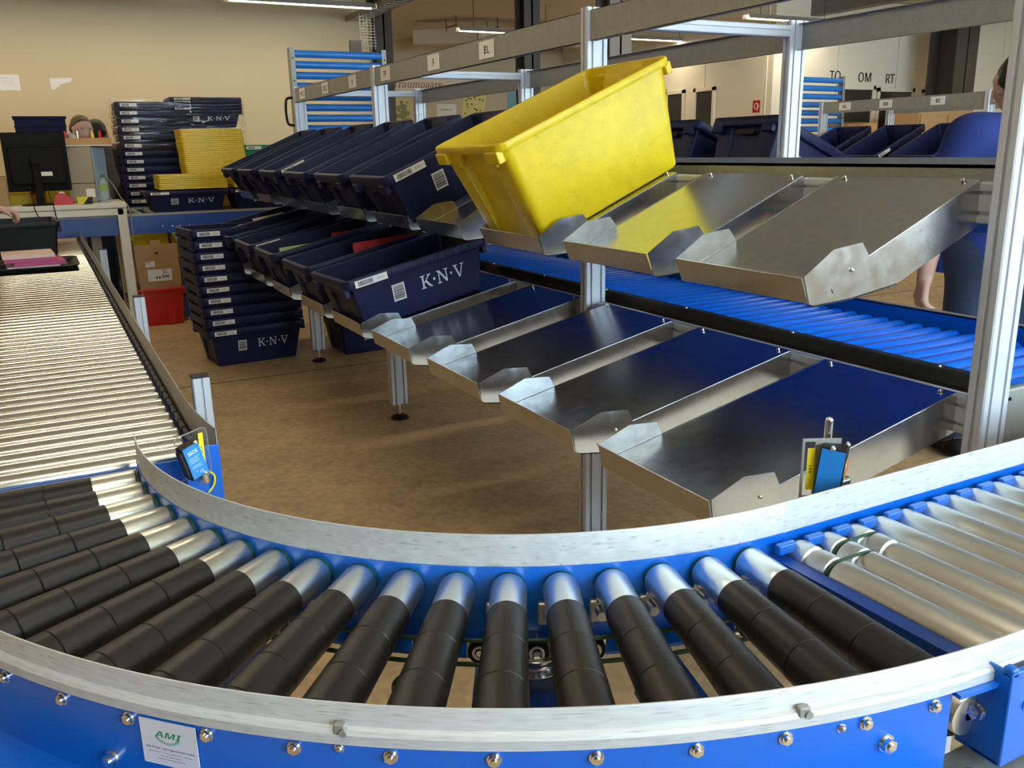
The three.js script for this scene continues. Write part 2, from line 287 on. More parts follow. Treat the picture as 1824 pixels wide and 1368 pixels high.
// hanging lamps
{
  const build = (name, label, len) => {
    const t = thing(name, label, 'lamp', [0, 0, 0], [0, 0, 0], 'hanging fluorescent lamps');
    part('housing', extrude([[-0.07, 0], [-0.05, 0.05], [0.05, 0.05], [0.07, 0], [0.066, 0], [0.047, 0.046], [-0.047, 0.046], [-0.066, 0]], len).translate(0, 0, -len / 2).rotateY(PI / 2), M.galvDull, t);
    part('tube', cyl(0.016, len - 0.06, 12, 0, 0.012, 0, 'x'), M.tube, t);
    for (const s of [-1, 1]) part('hanger', cyl(0.004, 0.32, 6, s * len * 0.35, 0.21, 0), M.steelbrown, t);
    const l = new THREE.RectAreaLight(LAMP_COLOR, LAMP, len - 0.06, 0.12); l.position.set(0, -0.012, 0); l.rotation.x = -PI / 2; t.add(l);
    return t;
  };
  const lamps = [[5.65, -10.6, 'hanging fluorescent lamp beside the dark steel column'], [7.85, -10.6, 'hanging fluorescent lamp in front of the office side wall'], [8.4, -8.45, 'hanging fluorescent lamp above the raised blue roller gate by the office']];
  [-4.2, -2.5, -0.8, 0.9, 2.6].forEach((x, i) => lamps.push([x, -9.3, ['first', 'second', 'third', 'fourth', 'fifth'][4 - i] + ' fluorescent lamp from the cable tray in the row along the cream back wall', 0.9]));
  for (const z of [-6.3, -3.4, -0.4]) for (const x of [-3.2, 0.4, 5.2, 8.8]) lamps.push([x, z, `fluorescent lamp hanging ${z < -5 ? 'near the packing desk' : z < -2 ? 'above the middle of the rack' : 'above the curved conveyor'}, ${x < -1 ? 'outside the long conveyor' : x < 2 ? 'over the long conveyor' : x < 7 ? 'beyond the first rack' : 'beyond the second rack'}`]);
  lamps.push([11.8, -6.6, 'hanging fluorescent lamp above the second rack']);
  let first; for (const [x, z, label, k = 1] of lamps) { let l = first; if (!first) { l = first = build('fluorescent_lamp', label, 1.5); first.position.set(x, 2.68, z); } else l = dup(first, [x, 2.68, z], null, label); l.traverse((c) => { if (c.isLight) c.intensity = LAMP * k; }); }
}
{ // ventilation duct under the ceiling of the far room
  const t = thing('ventilation_duct', 'pale rectangular ventilation duct hanging under the far ceiling', 'duct', [0, 0, 0]);
  const seg = (x0, z0, x1, z1) => { const l = Math.hypot(x1 - x0, z1 - z0), g = rbox(l, 0.2, 0.3, 0.01); g.rotateY(-Math.atan2(z1 - z0, x1 - x0)); return tr(g, (x0 + x1) / 2, 2.82, (z0 + z1) / 2); };
  part('duct_section', seg(5.15, -12.6, 5.9, -12.0), M.ceiling, t); part('duct_section', seg(5.8, -12.0, 9.4, -12.0), M.ceiling, t);
  for (const x of [5.45, 6.1, 7.4]) part('hanger', [cyl(0.006, 0.2, 6, x, 2.98, -11.83), cyl(0.006, 0.2, 6, x, 2.98, -12.17), box(0.012, 0.012, 0.36, x, 2.925, -12)], M.steelbrown, t);
}
// papers on the walls
{
  const note = (w, h, n) => canvasMat(128, 96, (x, W, H) => { x.fillStyle = '#e6e3e2'; x.fillRect(0, 0, W, H); x.strokeStyle = '#777'; for (let i = 0; i < n; i++) { x.beginPath(); x.moveTo(14, 22 + i * 18); x.lineTo(70 + rnd() * 44, 20 + i * 18 + rnd() * 4); x.stroke(); } }, 'note' + n);
  one('wall_note', card(0.18, 0.15, 0.002), note(1, 1, 3), 'white paper note with three lines on the cream back wall', 'note', [-0.10, 1.97, -10.298]);
  one('wall_note', extrude([[-0.1, 0.05], [0.1, 0.06], [0.09, 0.02], [0, 0], [-0.06, -0.05], [-0.1, -0.06]], 0.002), note(1, 1, 2), 'torn white paper note on the cream back wall above the two heads', 'note', [0.36, 1.965, -10.299]);
  one('wall_poster', card(0.42, 0.62, 0.003), canvasMat(128, 190, (x, w, h) => { x.fillStyle = '#d8c088'; x.fillRect(0, 0, w, h); x.fillStyle = '#8a8a50'; for (let i = 0; i < 26; i++) { x.beginPath(); x.arc(40 + rnd() * 60, 30 + rnd() * 70, 5 + rnd() * 9, 0, 7); x.fill(); } x.fillStyle = '#333'; x.font = '20px serif'; x.fillText('HIMI', 60, 118); x.beginPath(); x.arc(34, 165, 10, 0, 7); x.fill(); }, 'posterA'), 'tan poster with a grey green plant seen beyond the rack posts', 'poster', [5.42, 1.80, BZ + 0.004]);
  const ban = one('wall_banner', card(1.7, 0.36, 0.003), canvasMat(512, 110, (x, w, h) => { x.fillStyle = '#ecdcc0'; x.fillRect(0, 0, w, h); x.fillStyle = '#8a3b2c'; x.font = 'italic 44px serif'; x.fillText('Traumpaare', 40, 70); }, 'bannerA'), 'cream banner with dark red script on the far wall', 'banner', [6.0, 2.29, BZ + 0.004]);
  one('wall_poster', card(0.36, 0.62, 0.003), canvasMat(96, 160, (x, w, h) => { x.fillStyle = '#ece6d8'; x.fillRect(0, 0, w, h); x.fillStyle = '#888'; x.fillRect(20, 22, 56, 3); x.strokeStyle = '#666'; x.beginPath(); x.arc(48, 90, 18, 3.2, 6.3); x.lineTo(54, 110); x.stroke(); }, 'posterB'), 'white sheet with a small grey drawing on the far wall', 'poster', [6.22, 1.68, BZ + 0.004]);
  one('wall_poster', card(0.42, 0.5, 0.003), canvasMat(110, 130, (x, w, h) => { x.fillStyle = '#e4d488'; x.fillRect(0, 0, w, h); x.fillStyle = '#6b5b2c'; for (let i = 0; i < 16; i++) x.fillRect(10 + rnd() * 86, 10 + rnd() * 84, 9, 6); x.fillStyle = '#cfc6b8'; x.fillRect(0, 106, w, 24); }, 'posterC'), 'tilted yellow poster with dark specks on the far wall', 'poster', [6.72, 1.93, BZ + 0.004], [0, 0, -0.2]);
  one('wall_poster', card(0.5, 0.62, 0.003), canvasMat(110, 130, (x, w, h) => { x.fillStyle = '#7fb0bd'; x.fillRect(0, 0, w, h); x.fillStyle = '#c8485a'; x.beginPath(); x.moveTo(56, 40); x.lineTo(100, 30); x.lineTo(100, 90); x.lineTo(60, 84); x.fill(); }, 'posterD'), 'light blue poster with a pink red shape on the far wall', 'poster', [7.62, 2.02, BZ + 0.004]);
  // cable tray and lamp bracket under the ceiling
  const ct = thing('cable_tray', 'grey wire mesh cable tray bending down under the ceiling beam', 'cable tray', [3.35, 2.62, -9.6]);
  const g = []; for (let i = 0; i <= 10; i++) g.push(box(0.16, 0.006, 0.006, 0, 0.02 - i * 0.03, i * 0.012)); for (let i = 0; i <= 4; i++) g.push(box(0.005, 0.36, 0.006, -0.08 + i * 0.04, -0.13, 0.06)); for (const c of g) part('wire', c, M.galvDull, ct); part('bracket', rbox(0.12, 0.14, 0.06, 0.005, -0.16, -0.3, 0.1), M.steelbrown, ct);
  for (const s of [-1, 1]) part('side_rail', span(0.1 + s * 0.09, 0.06, -2, 0.1 + s * 0.09 + 0.006, 0.12, 3), M.galvDull, ct);
  const cg = []; for (let i = 0; i < 40; i++) cg.push(box(0.18, 0.006, 0.008, 0.1, 0.07, -2 + i * 0.125)); for (const c of cg) part('rung', c, M.galvDull, ct);
}

// ------------------------------------------------------------------ roller geometries
function lathe(profile2, seg = 28) { return new THREE.LatheGeometry(profile2.map(([r, y]) => new THREE.Vector2(r, y)), seg); }
function rollerGeo(len, r, seg = 24, grooves = []) {     // along +x from 0 to len
  const p = [[0.006, 0], [r - 0.004, 0], [r - 0.001, 0.001], [r, 0.004]];
  for (const g of grooves) p.push([r, g - 0.006], [r - 0.004, g - 0.003], [r - 0.004, g + 0.003], [r, g + 0.006]);
  p.push([r, len - 0.004], [r - 0.001, len - 0.001], [r - 0.004, len], [0.006, len]);
  const g = creased(lathe(p, seg).toNonIndexed(), 0.5); g.rotateZ(-PI / 2); return g;
}
function boltGeo(r = 0.006, h = 0.005) { return fix([cyl(r * 1.2, 0.0012, 18, 0, 0.0006, 0), cyl(r, h, 6, 0, h / 2, 0), cyl(r * 0.55, 0.002, 10, 0, h + 0.001, 0)]).rotateX(PI / 2); }   // axis +z
const BOLT = boltGeo(0.006, 0.005), BOLTBIG = boltGeo(0.008, 0.008), DOME = fix([cyl(0.005, 0.001, 14, 0, 0.0005, 0), new THREE.SphereGeometry(0.0042, 12, 6, 0, PI * 2, 0, PI / 2).translate(0, 0.001, 0)]).rotateX(PI / 2);

// ------------------------------------------------------------------ curved conveyor
const CX = 0.8931, CZ = -1.6572;
const curve = thing('curved_conveyor', 'curved roller conveyor with black sleeved rollers between two pale metal guards on blue frames', 'conveyor');
const arcPos = (r, y, deg) => [CX + r * Math.cos(deg * PI / 180), y, CZ + r * Math.sin(deg * PI / 180)];
{
  part('inner_guard', sweep([[0.797, 0.699], [0.8, 0.699], [0.8, 0.7455], [0.7995, 0.747], [0.7975, 0.747], [0.797, 0.7455]], 90, 184, 80, CX, CZ), M.guard, curve, 'scuffed metal guard strip on the inner side of the curve');
  part('inner_frame', sweep([[0.797, 0.585], [0.802, 0.585], [0.802, 0.7], [0.797, 0.7]], 89.9, 184, 80, CX, CZ), M.bluePaint, curve, 'blue inner side frame');
  part('inner_flange', sweep([[0.802, 0.58], [0.835, 0.58], [0.835, 0.585], [0.802, 0.585]], 91.5, 184, 80, CX, CZ), M.bluePaint, curve);
  part('outer_guard', sweep([[1.1805, 0.70], [1.1835, 0.70], [1.1835, 0.722], [1.189, 0.7225], [1.1905, 0.7205], [1.1905, 0.712], [1.193, 0.712], [1.193, 0.7225], [1.190, 0.726], [1.1850, 0.7275], [1.1840, 0.731], [1.1835, 0.7485], [1.1828, 0.75], [1.1812, 0.75], [1.1805, 0.7485]], 86, 186, 90, CX, CZ), M.guard, curve, 'pale metal guard strip with a folded foot on the outer side of the curve');
  part('outer_frame', sweep([[1.184, 0.615], [1.25, 0.615], [1.25, 0.619], [1.189, 0.619], [1.189, 0.711], [1.184, 0.711]], 97, 186, 80, CX, CZ), M.bluePaint, curve, 'blue outer channel frame');
  part('outer_frame_end', sweep([[1.184, 0.7065], [1.199, 0.7065], [1.1995, 0.7115], [1.184, 0.7115]], 94.3, 97, 3, CX, CZ), M.bluePaint, curve);
  // rollers: steel tube with four slightly conical black sleeves, axle slung so that the top line is level
  const TOP = 0.695, rad = (r) => 0.0265 + (r - 0.88) * 0.026;
  const tubeG = rollerGeo(0.37, 0.025, 32), cuts = [0.073, 0.150, 0.2285, 0.298, 0.358], slope = Math.atan(0.026);
  const sleeves = []; for (let i = 0; i < 4; i++) { const a = cuts[i] + 0.0002, b = cuts[i + 1] - 0.0002, ra = rad(a + 0.807), rb = rad(b + 0.807); const g = creased(lathe([[0.024, a], [ra - 0.0012, a], [ra, a + 0.0012], [rb, b - 0.0012], [rb - 0.0012, b], [0.024, b]], 40).toNonIndexed(), 0.6); g.rotateZ(-PI / 2); sleeves.push(g); }
  const cap = cyl(0.0235, 0.006, 24, -0.002, 0, 0, 'x'), axle = cyl(0.006, 0.02, 6, -0.006, 0, 0, 'x');
  for (let k = 0; k < 18; k++) {
    const deg = 179.8 - 5.0 * k, a = deg * PI / 180;
    const m = part('roller', tubeG, M.steelCurve, curve); m.position.set(...arcPos(0.807, TOP - 0.025, deg));
    m.rotation.set(0, -a, -slope, 'YZX');
    sleeves.forEach((g) => part('sleeve', g, M.sleeve, m)); part('end_cap', cap, M.greenCord, m); part('axle', axle, M.chrome, m);
  }
  // bolts on the outer frame
  const bolt = (deg, y, g, m = M.chrome, r = 1.189) => { const b = part('bolt', g, m, curve); b.position.set(...arcPos(r, y, deg)); b.rotation.y = PI / 2 - deg * PI / 180; };
  [98.1, 102.1, 106.3, 110.6, 115.2, 119.8, 124.5, 129.1, 133.6, 138.1, 142.5, 147, 151.5].forEach((d) => bolt(d, 0.7005, BOLT));
  [139.6, 100.8].forEach((d) => bolt(d, d > 120 ? 0.645 : 0.671, BOLTBIG)); bolt(126.9, 0.7055, DOME); bolt(103.4, 0.700, DOME);
  for (const d of [105.5, 126.8]) { const c = part('clip', [rbox(0.012, 0.012, 0.008, 0.002, 0, 0, 0.002), cyl(0.004, 0.008, 10, 0.004, -0.002, 0.004, 'z')], M.galvDull, curve); c.position.set(...arcPos(1.187, 0.727, d)); c.rotation.y = PI / 2 - d * PI / 180; }
  // end plates, cross beam
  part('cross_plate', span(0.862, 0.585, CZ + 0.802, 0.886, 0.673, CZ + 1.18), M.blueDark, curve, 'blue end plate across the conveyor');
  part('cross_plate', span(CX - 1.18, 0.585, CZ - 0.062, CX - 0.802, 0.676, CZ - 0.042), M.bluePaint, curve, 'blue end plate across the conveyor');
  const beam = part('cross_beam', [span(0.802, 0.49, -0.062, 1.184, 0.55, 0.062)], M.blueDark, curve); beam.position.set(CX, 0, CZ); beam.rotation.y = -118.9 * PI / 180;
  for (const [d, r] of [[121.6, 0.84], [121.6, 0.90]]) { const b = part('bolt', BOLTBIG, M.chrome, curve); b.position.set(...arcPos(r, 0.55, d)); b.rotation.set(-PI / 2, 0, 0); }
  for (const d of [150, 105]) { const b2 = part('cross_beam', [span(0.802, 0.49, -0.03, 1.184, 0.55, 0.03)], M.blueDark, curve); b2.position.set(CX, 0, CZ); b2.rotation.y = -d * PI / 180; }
  // drive: round belts, guide bearings, carriers
  for (const [r, y] of [[0.868, 0.628], [0.868, 0.592]]) { const pts = []; for (let d = 92; d <= 182; d += 3) pts.push(arcPos(r, y, d)); part('drive_belt', tube(pts, 0.0035, 90, 6), M.greenCord, curve); }
  for (let k = 0; k < 17; k++) {
    const d = 177.3 - 5 * k;
    if (k % 2 === 1 || k > 9) { const b = part('bearing', [new THREE.TorusGeometry(0.0125, 0.0045, 8, 24)], M.black, curve); b.position.set(...arcPos(0.862, 0.607, d)); b.rotation.y = PI / 2 - d * PI / 180; part('ring', new THREE.TorusGeometry(0.0088, 0.0022, 6, 24).translate(0, 0, 0.003), M.paper, b); part('axle', [cyl(0.005, 0.05, 10, 0, 0, -0.02, 'z'), rbox(0.038, 0.03, 0.004, 0.002, 0, 0, -0.008)], M.steel, b); }
    const c = part('axle_carrier', [rbox(0.028, 0.034, 0.012, 0.004, 0, 0, 0), cyl(0.007, 0.03, 12, 0, 0.004, 0.012, 'z')], M.steelSoft, curve); c.position.set(...arcPos(0.81, 0.635, d - 1.2)); c.rotation.y = PI / 2 - d * PI / 180; part('nut', cyl(0.0055, 0.008, 6, 0, 0.02, 0.004, 'y'), M.chrome, c);
  }
  for (const [d, r, y] of [[127.2, 0.90, 0.565], [117.4, 0.842, 0.588], [136.8, 0.96, 0.53]]) { const p = part('pulley', lathe([[0.004, -0.014], [0.036, -0.014], [0.036, -0.010], [0.03, -0.004], [0.03, 0.004], [0.036, 0.010], [0.036, 0.014], [0.02, 0.016], [0.004, 0.016]], 32), M.steel, curve); p.position.set(...arcPos(r, y, d)); part('hub', cyl(0.014, 0.034, 16), M.black, p); }
  const mot = part('drive_motor', [cyl(0.055, 0.2, 24, 0, 0, 0, 'x'), cyl(0.045, 0.03, 24, 0.11, 0, 0, 'x'), rbox(0.09, 0.06, 0.07, 0.01, -0.02, 0.06, 0)], M.black, curve, 'black drive motor under the rollers'); mot.position.set(...arcPos(1.03, 0.43, 130)); mot.rotation.y = -0.8;
  part('motor_bracket', [span(-0.1, -0.004, -0.07, 0.1, 0.004, 0.07), span(-0.1, -0.1, 0.066, 0.1, 0, 0.07)], M.galvDull, curve).position.set(...arcPos(1.0, 0.50, 133));
  part('cable', tube([[...arcPos(1.1, 0.5, 125)], [...arcPos(1.05, 0.44, 124)], [...arcPos(1.08, 0.3, 122)], [...arcPos(1.0, 0.05, 120)]], 0.008), M.black, curve);
  // name plate with maker's mark
  const plate = canvasMat(512, 408, (x, w, h) => {
    x.fillStyle = '#dcdbe4'; x.fillRect(0, 0, w, h); x.fillStyle = '#13885a'; x.font = 'italic bold 96px sans-serif'; x.textAlign = 'center'; x.save(); x.translate(w / 2 - 10, 150); x.scale(1.25, 0.8); x.fillText('AMI', 0, 0); x.restore();
    for (let i = 0; i < 17; i++) { const a = 0.35 + i * 0.155; x.save(); x.translate(w / 2 - 10 + Math.cos(a) * 105, 128 + Math.sin(a) * 72); x.rotate(a); x.fillRect(-11, -4, 22, 8); x.restore(); }
    x.fillStyle = '#2a2a30'; x.font = 'bold 25px sans-serif'; x.fillText('AMI Förder- und Lagertechnik GmbH', w / 2, 262, 480); x.font = '20px sans-serif'; x.fillText('Leystraße 27 | 57629 Luckenbach | Germany', w / 2, 298, 470); x.fillText('Fon +49 2662-9565-0', w / 2, 328); x.fillText('www.ami-foerdertechnik.de', w / 2, 356);
  }, 'plate', { roughness: 0.4 });
  const pl = part('maker_plate', card(0.067, 0.052, 0.001), plate, curve, 'white name plate with green lettering'); pl.position.set(...arcPos(1.1905, 0.6805, 135.8)); pl.rotation.y = PI / 2 - 135.8 * PI / 180;
  for (const d of [95, 140, 176]) { const l = part('leg', profile(0.08, 0.04, 0.49), M.alu, curve); l.position.set(...arcPos(1.15, 0, d)); }
}

// ------------------------------------------------------------------ straight conveyor on the right of the curve
{
  const t = thing('straight_conveyor', 'straight conveyor of plain steel rollers leading off from the end of the curve', 'conveyor');
  const x1 = 3.1, zi = CZ + 0.8, zo = CZ + 1.1808;
  part('inner_guard', extrudeX([[zi - 0.003, 0.699], [zi, 0.699], [zi, 0.746], [zi - 0.0008, 0.747], [zi - 0.003, 0.747]], CX, x1), M.guard, t, 'pale metal guard strip along the inner side');
  part('outer_guard', extrudeX([[zo, 0.70], [zo + 0.003, 0.70], [zo + 0.003, 0.722], [zo + 0.0095, 0.7225], [zo + 0.0095, 0.712], [zo + 0.0122, 0.712], [zo + 0.0122, 0.7225], [zo + 0.004, 0.728], [zo + 0.003, 0.749], [zo + 0.002, 0.75], [zo, 0.7495]], CX + 0.08, x1), M.guard, t, 'pale metal guard strip along the outer side');
  part('inner_frame', span(0.893, 0.53, zi - 0.003, x1, 0.699, zi), M.bluePaint, t);
  const X = 0.912, plain = rollerGeo(0.345, 0.025, 28), grooved = rollerGeo(0.345, 0.025, 28, [0.036, 0.075]), cap = cyl(0.0225, 0.008, 20, -0.003, 0, 0, 'x'), holder = rbox(0.012, 0.016, 0.034, 0.003, 0.004, 0.02, 0.028);
  for (let k = 0; k < 38; k++) {
    const m = part('roller', k < 3 ? grooved : plain, M.steelSoft, t); m.position.set(X + k * 0.0565, 0.665, zi + 0.013); m.rotation.y = -PI / 2;
    part('end_cap', cap, M.black, m); part('axle_holder', holder, M.bluePaint, m);
  }
  for (const [k, z] of [[0, 0.075], [1, 0.036]]) { const x = X + k * 0.0565, r = 0.0225, zz = zi + 0.013 + z; const pts = []; for (let i = 0; i <= 10; i++) { const a = PI / 2 + PI * i / 10; pts.push([x + r * Math.cos(a), 0.665 + r * Math.sin(a), zz]); } for (let i = 0; i <= 10; i++) { const a = -PI / 2 + PI * i / 10; pts.push([x + 0.0565 + r * Math.cos(a), 0.665 + r * Math.sin(a), zz]); } pts.push([...pts[0]]); part('round_belt', tube(pts, 0.0022, 60, 6), M.greenCord, t, 'dark green round belt'); }
  const zf = -0.452;                                                     // blue side frame, nearer edge stands a little proud
  part('side_frame', [rbox(x1 - 0.80, 0.11, 0.006, 0.002, (x1 + 0.80) / 2, 0.673, zf), span(0.80, 0.618, zf - 0.03, x1, 0.622, zf)], M.bluePaint, t, 'blue side frame plate');
  part('end_plate', [rbox(0.006, 0.11, 0.05, 0.002, 0.803, 0.673, zf - 0.025), rbox(0.012, 0.012, 0.012, 0.003, 0.806, 0.727, zf - 0.003)], M.bluePaint, t);
  part('lower_rail', [span(0.76, 0.600, -0.50, x1, 0.606, zf + 0.012)], M.galvDull, t); part('lower_frame', rbox(x1 - 0.81, 0.09, 0.006, 0.002, (x1 + 0.81) / 2, 0.553, zf + 0.004), M.bluePaint, t);
  const b1 = part('bolt', BOLTBIG, M.chrome, t); b1.position.set(0.8, 0.668, zf - 0.028); b1.rotation.y = -PI / 2;
  const b2 = part('bolt', [new THREE.SphereGeometry(0.006, 14, 8).scale(1, 1.3, 0.5)], M.chrome, t); b2.position.set(0.83, 0.684, zf + 0.004);
  const b3 = part('bolt', BOLTBIG, M.chrome, t); b3.position.set(0.775, 0.606, zf - 0.01); b3.rotation.x = -PI / 2;
  const b4 = part('bolt', BOLT, M.chrome, t); b4.position.set(0.82, 0.575, zf + 0.008);
  for (const x of [1.2, 2.6]) for (const z of [zi + 0.05, zo - 0.05]) part('leg', profile(0.04, 0.08, 0.585), M.alu, t).position.set(x, 0, z);
}

// ------------------------------------------------------------------ straight conveyor on the left of the curve
{
  const t = thing('straight_conveyor', 'long straight conveyor of bright steel rollers running back from the curve to the packing desk', 'conveyor');
  const g = rollerGeo(0.745, 0.025, 24); g.translate(-0.745, 0, 0);
  for (let k = 0; k < 78; k++) part('roller', g, M.steel, t).position.set(0.193, 0.665, -1.775 - k * 0.0655);
  const Z1 = -6.92;
  part('side_rail', [span(0.2147, 0.60, Z1, 0.2167, 0.747, -1.9), extrude([[0.2147, 1.9], [0.2167, 1.9], [0.2215, 1.8], [0.231, 1.70], [0.236, 1.66], [0.234, 1.66], [0.2285, 1.70], [0.2195, 1.8]], 0.147).rotateX(-PI / 2).translate(0, 0.60, 0)], M.galvDull, t, 'grey side rail that flares out at its near end');
  part('side_rail', span(-0.60, 0.60, Z1, -0.598, 0.72, -1.72), M.galvDull, t);
  part('side_frame', [span(0.2, 0.55, Z1, 0.214, 0.655, -1.74), span(-0.597, 0.55, Z1, -0.56, 0.655, -1.74)], M.bluePaint, t, 'blue side frame');
  part('end_plate', [span(-0.56, 0.55, -1.742, 0.214, 0.672, -1.736), rbox(0.075, 0.115, 0.004, 0.002, 0.2, 0.66, -1.66)], M.bluePaint, t, 'blue end plate');
  const seg = rbox(0.011, 0.016, 0.058, 0.004);
  for (let k = 0; k < 78; k++) part('belt_cover', seg, M.navyDark, t).position.set(0.2055, 0.683, -1.8 - k * 0.0655);
  for (const z of [-2.40, -3.98, -6.2]) { const p = part('support_post', profile(0.045, 0.045, 0.675), M.alu, t, 'aluminium slot profile post with a black cap'); p.position.set(0.314, 0, z); part('end_cap', rbox(0.045, 0.005, 0.045, 0.001, 0, 0.6775, 0), M.blackSoft, p); }
  for (const z of [-2.4, -3.98, -6.2]) part('support_arm', span(0.214, 0.46, z - 0.02, 0.295, 0.50, z + 0.02), M.alu, t);
  for (const z of [-2.2, -4.4, -6.6]) for (const x of [-0.57, 0.18]) part('leg', profile(0.04, 0.08, 0.55), M.alu, t).position.set(x, 0, z);
}

// ------------------------------------------------------------------ light barriers
{
  const sensorFace = canvasMat(192, 360, (x, w, h) => { x.fillStyle = '#2c8be0'; x.fillRect(0, 0, w, h); x.fillStyle = '#f2f6fa'; x.font = 'bold 54px sans-serif'; x.textAlign = 'center'; x.fillText('SICK', w / 2, 96); x.fillStyle = '#bcd8f2'; for (let i = 0; i < 5; i++) x.fillRect(24, 128 + i * 15, 110 + rnd() * 36, 5); for (let i = 0; i < 3; i++) x.fillRect(30, 222 + i * 14, 90 + rnd() * 40, 5); x.font = 'bold 42px sans-serif'; x.fillText('CE', 120, 330); x.font = '30px sans-serif'; x.fillText('UL', 70, 300); }, 'sensorFace', { roughness: 0.4 });
  const stick = (txt) => canvasMat(64, 256, (x, w, h) => { x.fillStyle = '#f0d915'; x.fillRect(0, 0, w, h); x.fillStyle = '#222'; x.save(); x.translate(40, 128); x.rotate(-PI / 2); x.font = 'bold 30px sans-serif'; x.textAlign = 'center'; x.fillText(txt, 0, 0); x.restore(); }, 'stick' + txt);
  const s = thing('light_barrier', 'bright blue light barrier sensor with white print on a clear bracket beside the flared rail', 'sensor', [0.188, 0.715, -1.615], [0, 0.42, 0]); s.scale.setScalar(0.88);
  const body = part('housing', rbox(0.042, 0.078, 0.022, 0.003), M.black, s, 'black housing'); body.rotation.z = 0.26; body.position.set(-0.008, -0.006, 0);
  part('face_plate', card(0.037, 0.072, 0.0012).translate(0.001, 0, 0.0115), sensorFace, body, 'blue face with white print'); part('cable_gland', cyl(0.008, 0.025, 14, 0.012, -0.05, 0), M.chrome, body);
  part('lens', rbox(0.006, 0.06, 0.018, 0.002, -0.022, 0, 0), M.blackSoft, body);
  const br = part('bracket', extrude([[-0.03, -0.062], [0.037, -0.066], [0.041, -0.06], [0.041, 0.036], [0.036, 0.042], [-0.03, 0.034], [-0.034, 0.028], [-0.034, 0.016], [-0.012, 0.02], [-0.008, -0.05]], 0.003, 0.0008).translate(0, 0.008, -0.02), M.clear, s, 'clear plastic bracket');
  part('bracket_edge', tube([[-0.034, 0.026, -0.017], [-0.03, 0.042, -0.017], [0.0, 0.047, -0.017], [0.036, 0.05, -0.017], [0.041, 0.04, -0.017], [0.042, 0.0, -0.017], [0.041, -0.05, -0.017], [0.03, -0.058, -0.017], [-0.005, -0.055, -0.017]], 0.0012, 60, 6), M.galvDull, s);
  part('sticker', card(0.011, 0.074, 0.001).translate(0.026, 0.004, -0.0155), stick('B13'), br);
  for (const [x, y] of [[-0.003, 0.033], [0.012, -0.038]]) part('screw', DOME, M.chrome, s).position.set(x, y, 0.012);
  for (const [x, y] of [[0.018, 0.0], [0.016, -0.062]]) part('screw', DOME, M.chrome, s).position.set(x, y, -0.012);
  part('mounting_plate', rbox(0.048, 0.09, 0.004, 0.001, 0.016, -0.05, -0.028), M.bluePaint, s, 'blue mounting plate');
  part('cable', tube([[0.04, -0.05, -0.02], [0.052, -0.065, -0.022], [0.05, -0.085, -0.024], [0.036, -0.1, -0.026]], 0.0025), M.sticker, s, 'yellow cable');
  const q = thing('light_barrier', 'small blue light barrier sensor with an orange lens beside an upright chrome rod', 'sensor', [1.050, 0.748, -0.915], [0, 0, 0]);
  const hb = part('housing', rbox(0.040, 0.085, 0.036, 0.003), M.black, q, 'black housing'); hb.rotation.set(0, -0.95, 0); hb.rotation.z = -0.1;
  part('face_plate', box(0.036, 0.078, 0.0012, 0, 0, 0.0187), M.sensorBlue, hb, 'blue face'); part('lens', lathe([[0.0001, 0.004], [0.014, 0.003], [0.016, 0]], 24).rotateZ(-PI / 2).translate(0.020, 0.008, 0), M.orangeLens, hb, 'round orange lens');
  const b2 = part('bracket', [extrude([[-0.036, -0.05], [0.024, -0.05], [0.024, 0.05], [-0.036, 0.05]], 0.002, 0.0006, [[[-0.033, -0.046], [-0.016, -0.046], [-0.016, 0.046], [-0.033, 0.046]].reverse()])], M.galvDull, q); b2.rotation.set(0, -0.5, 0); b2.position.set(-0.004, 0, -0.012);
  part('sticker', card(0.012, 0.07, 0.001).translate(-0.022, 0, 0.003), stick('B21'), b2);
  for (const [x, y] of [[-0.014, 0.042], [-0.012, -0.04], [0.018, 0.043]]) part('screw', DOME, M.chrome, q).position.set(x, y, 0.012);
  part('rod', [cyl(0.0065, 0.125, 16, 0.012, 0.012, -0.022), new THREE.SphereGeometry(0.0065, 12, 6, 0, 6.3, 0, PI / 2).translate(0.012, 0.0745, -0.022)], M.chrome, q, 'chrome rod'); part('clamp_rod', [cyl(0.008, 0.055, 16, 0.035, -0.038, -0.022, 'x'), new THREE.SphereGeometry(0.008, 12, 8).translate(0.0625, -0.038, -0.022)], M.chrome, q);
}

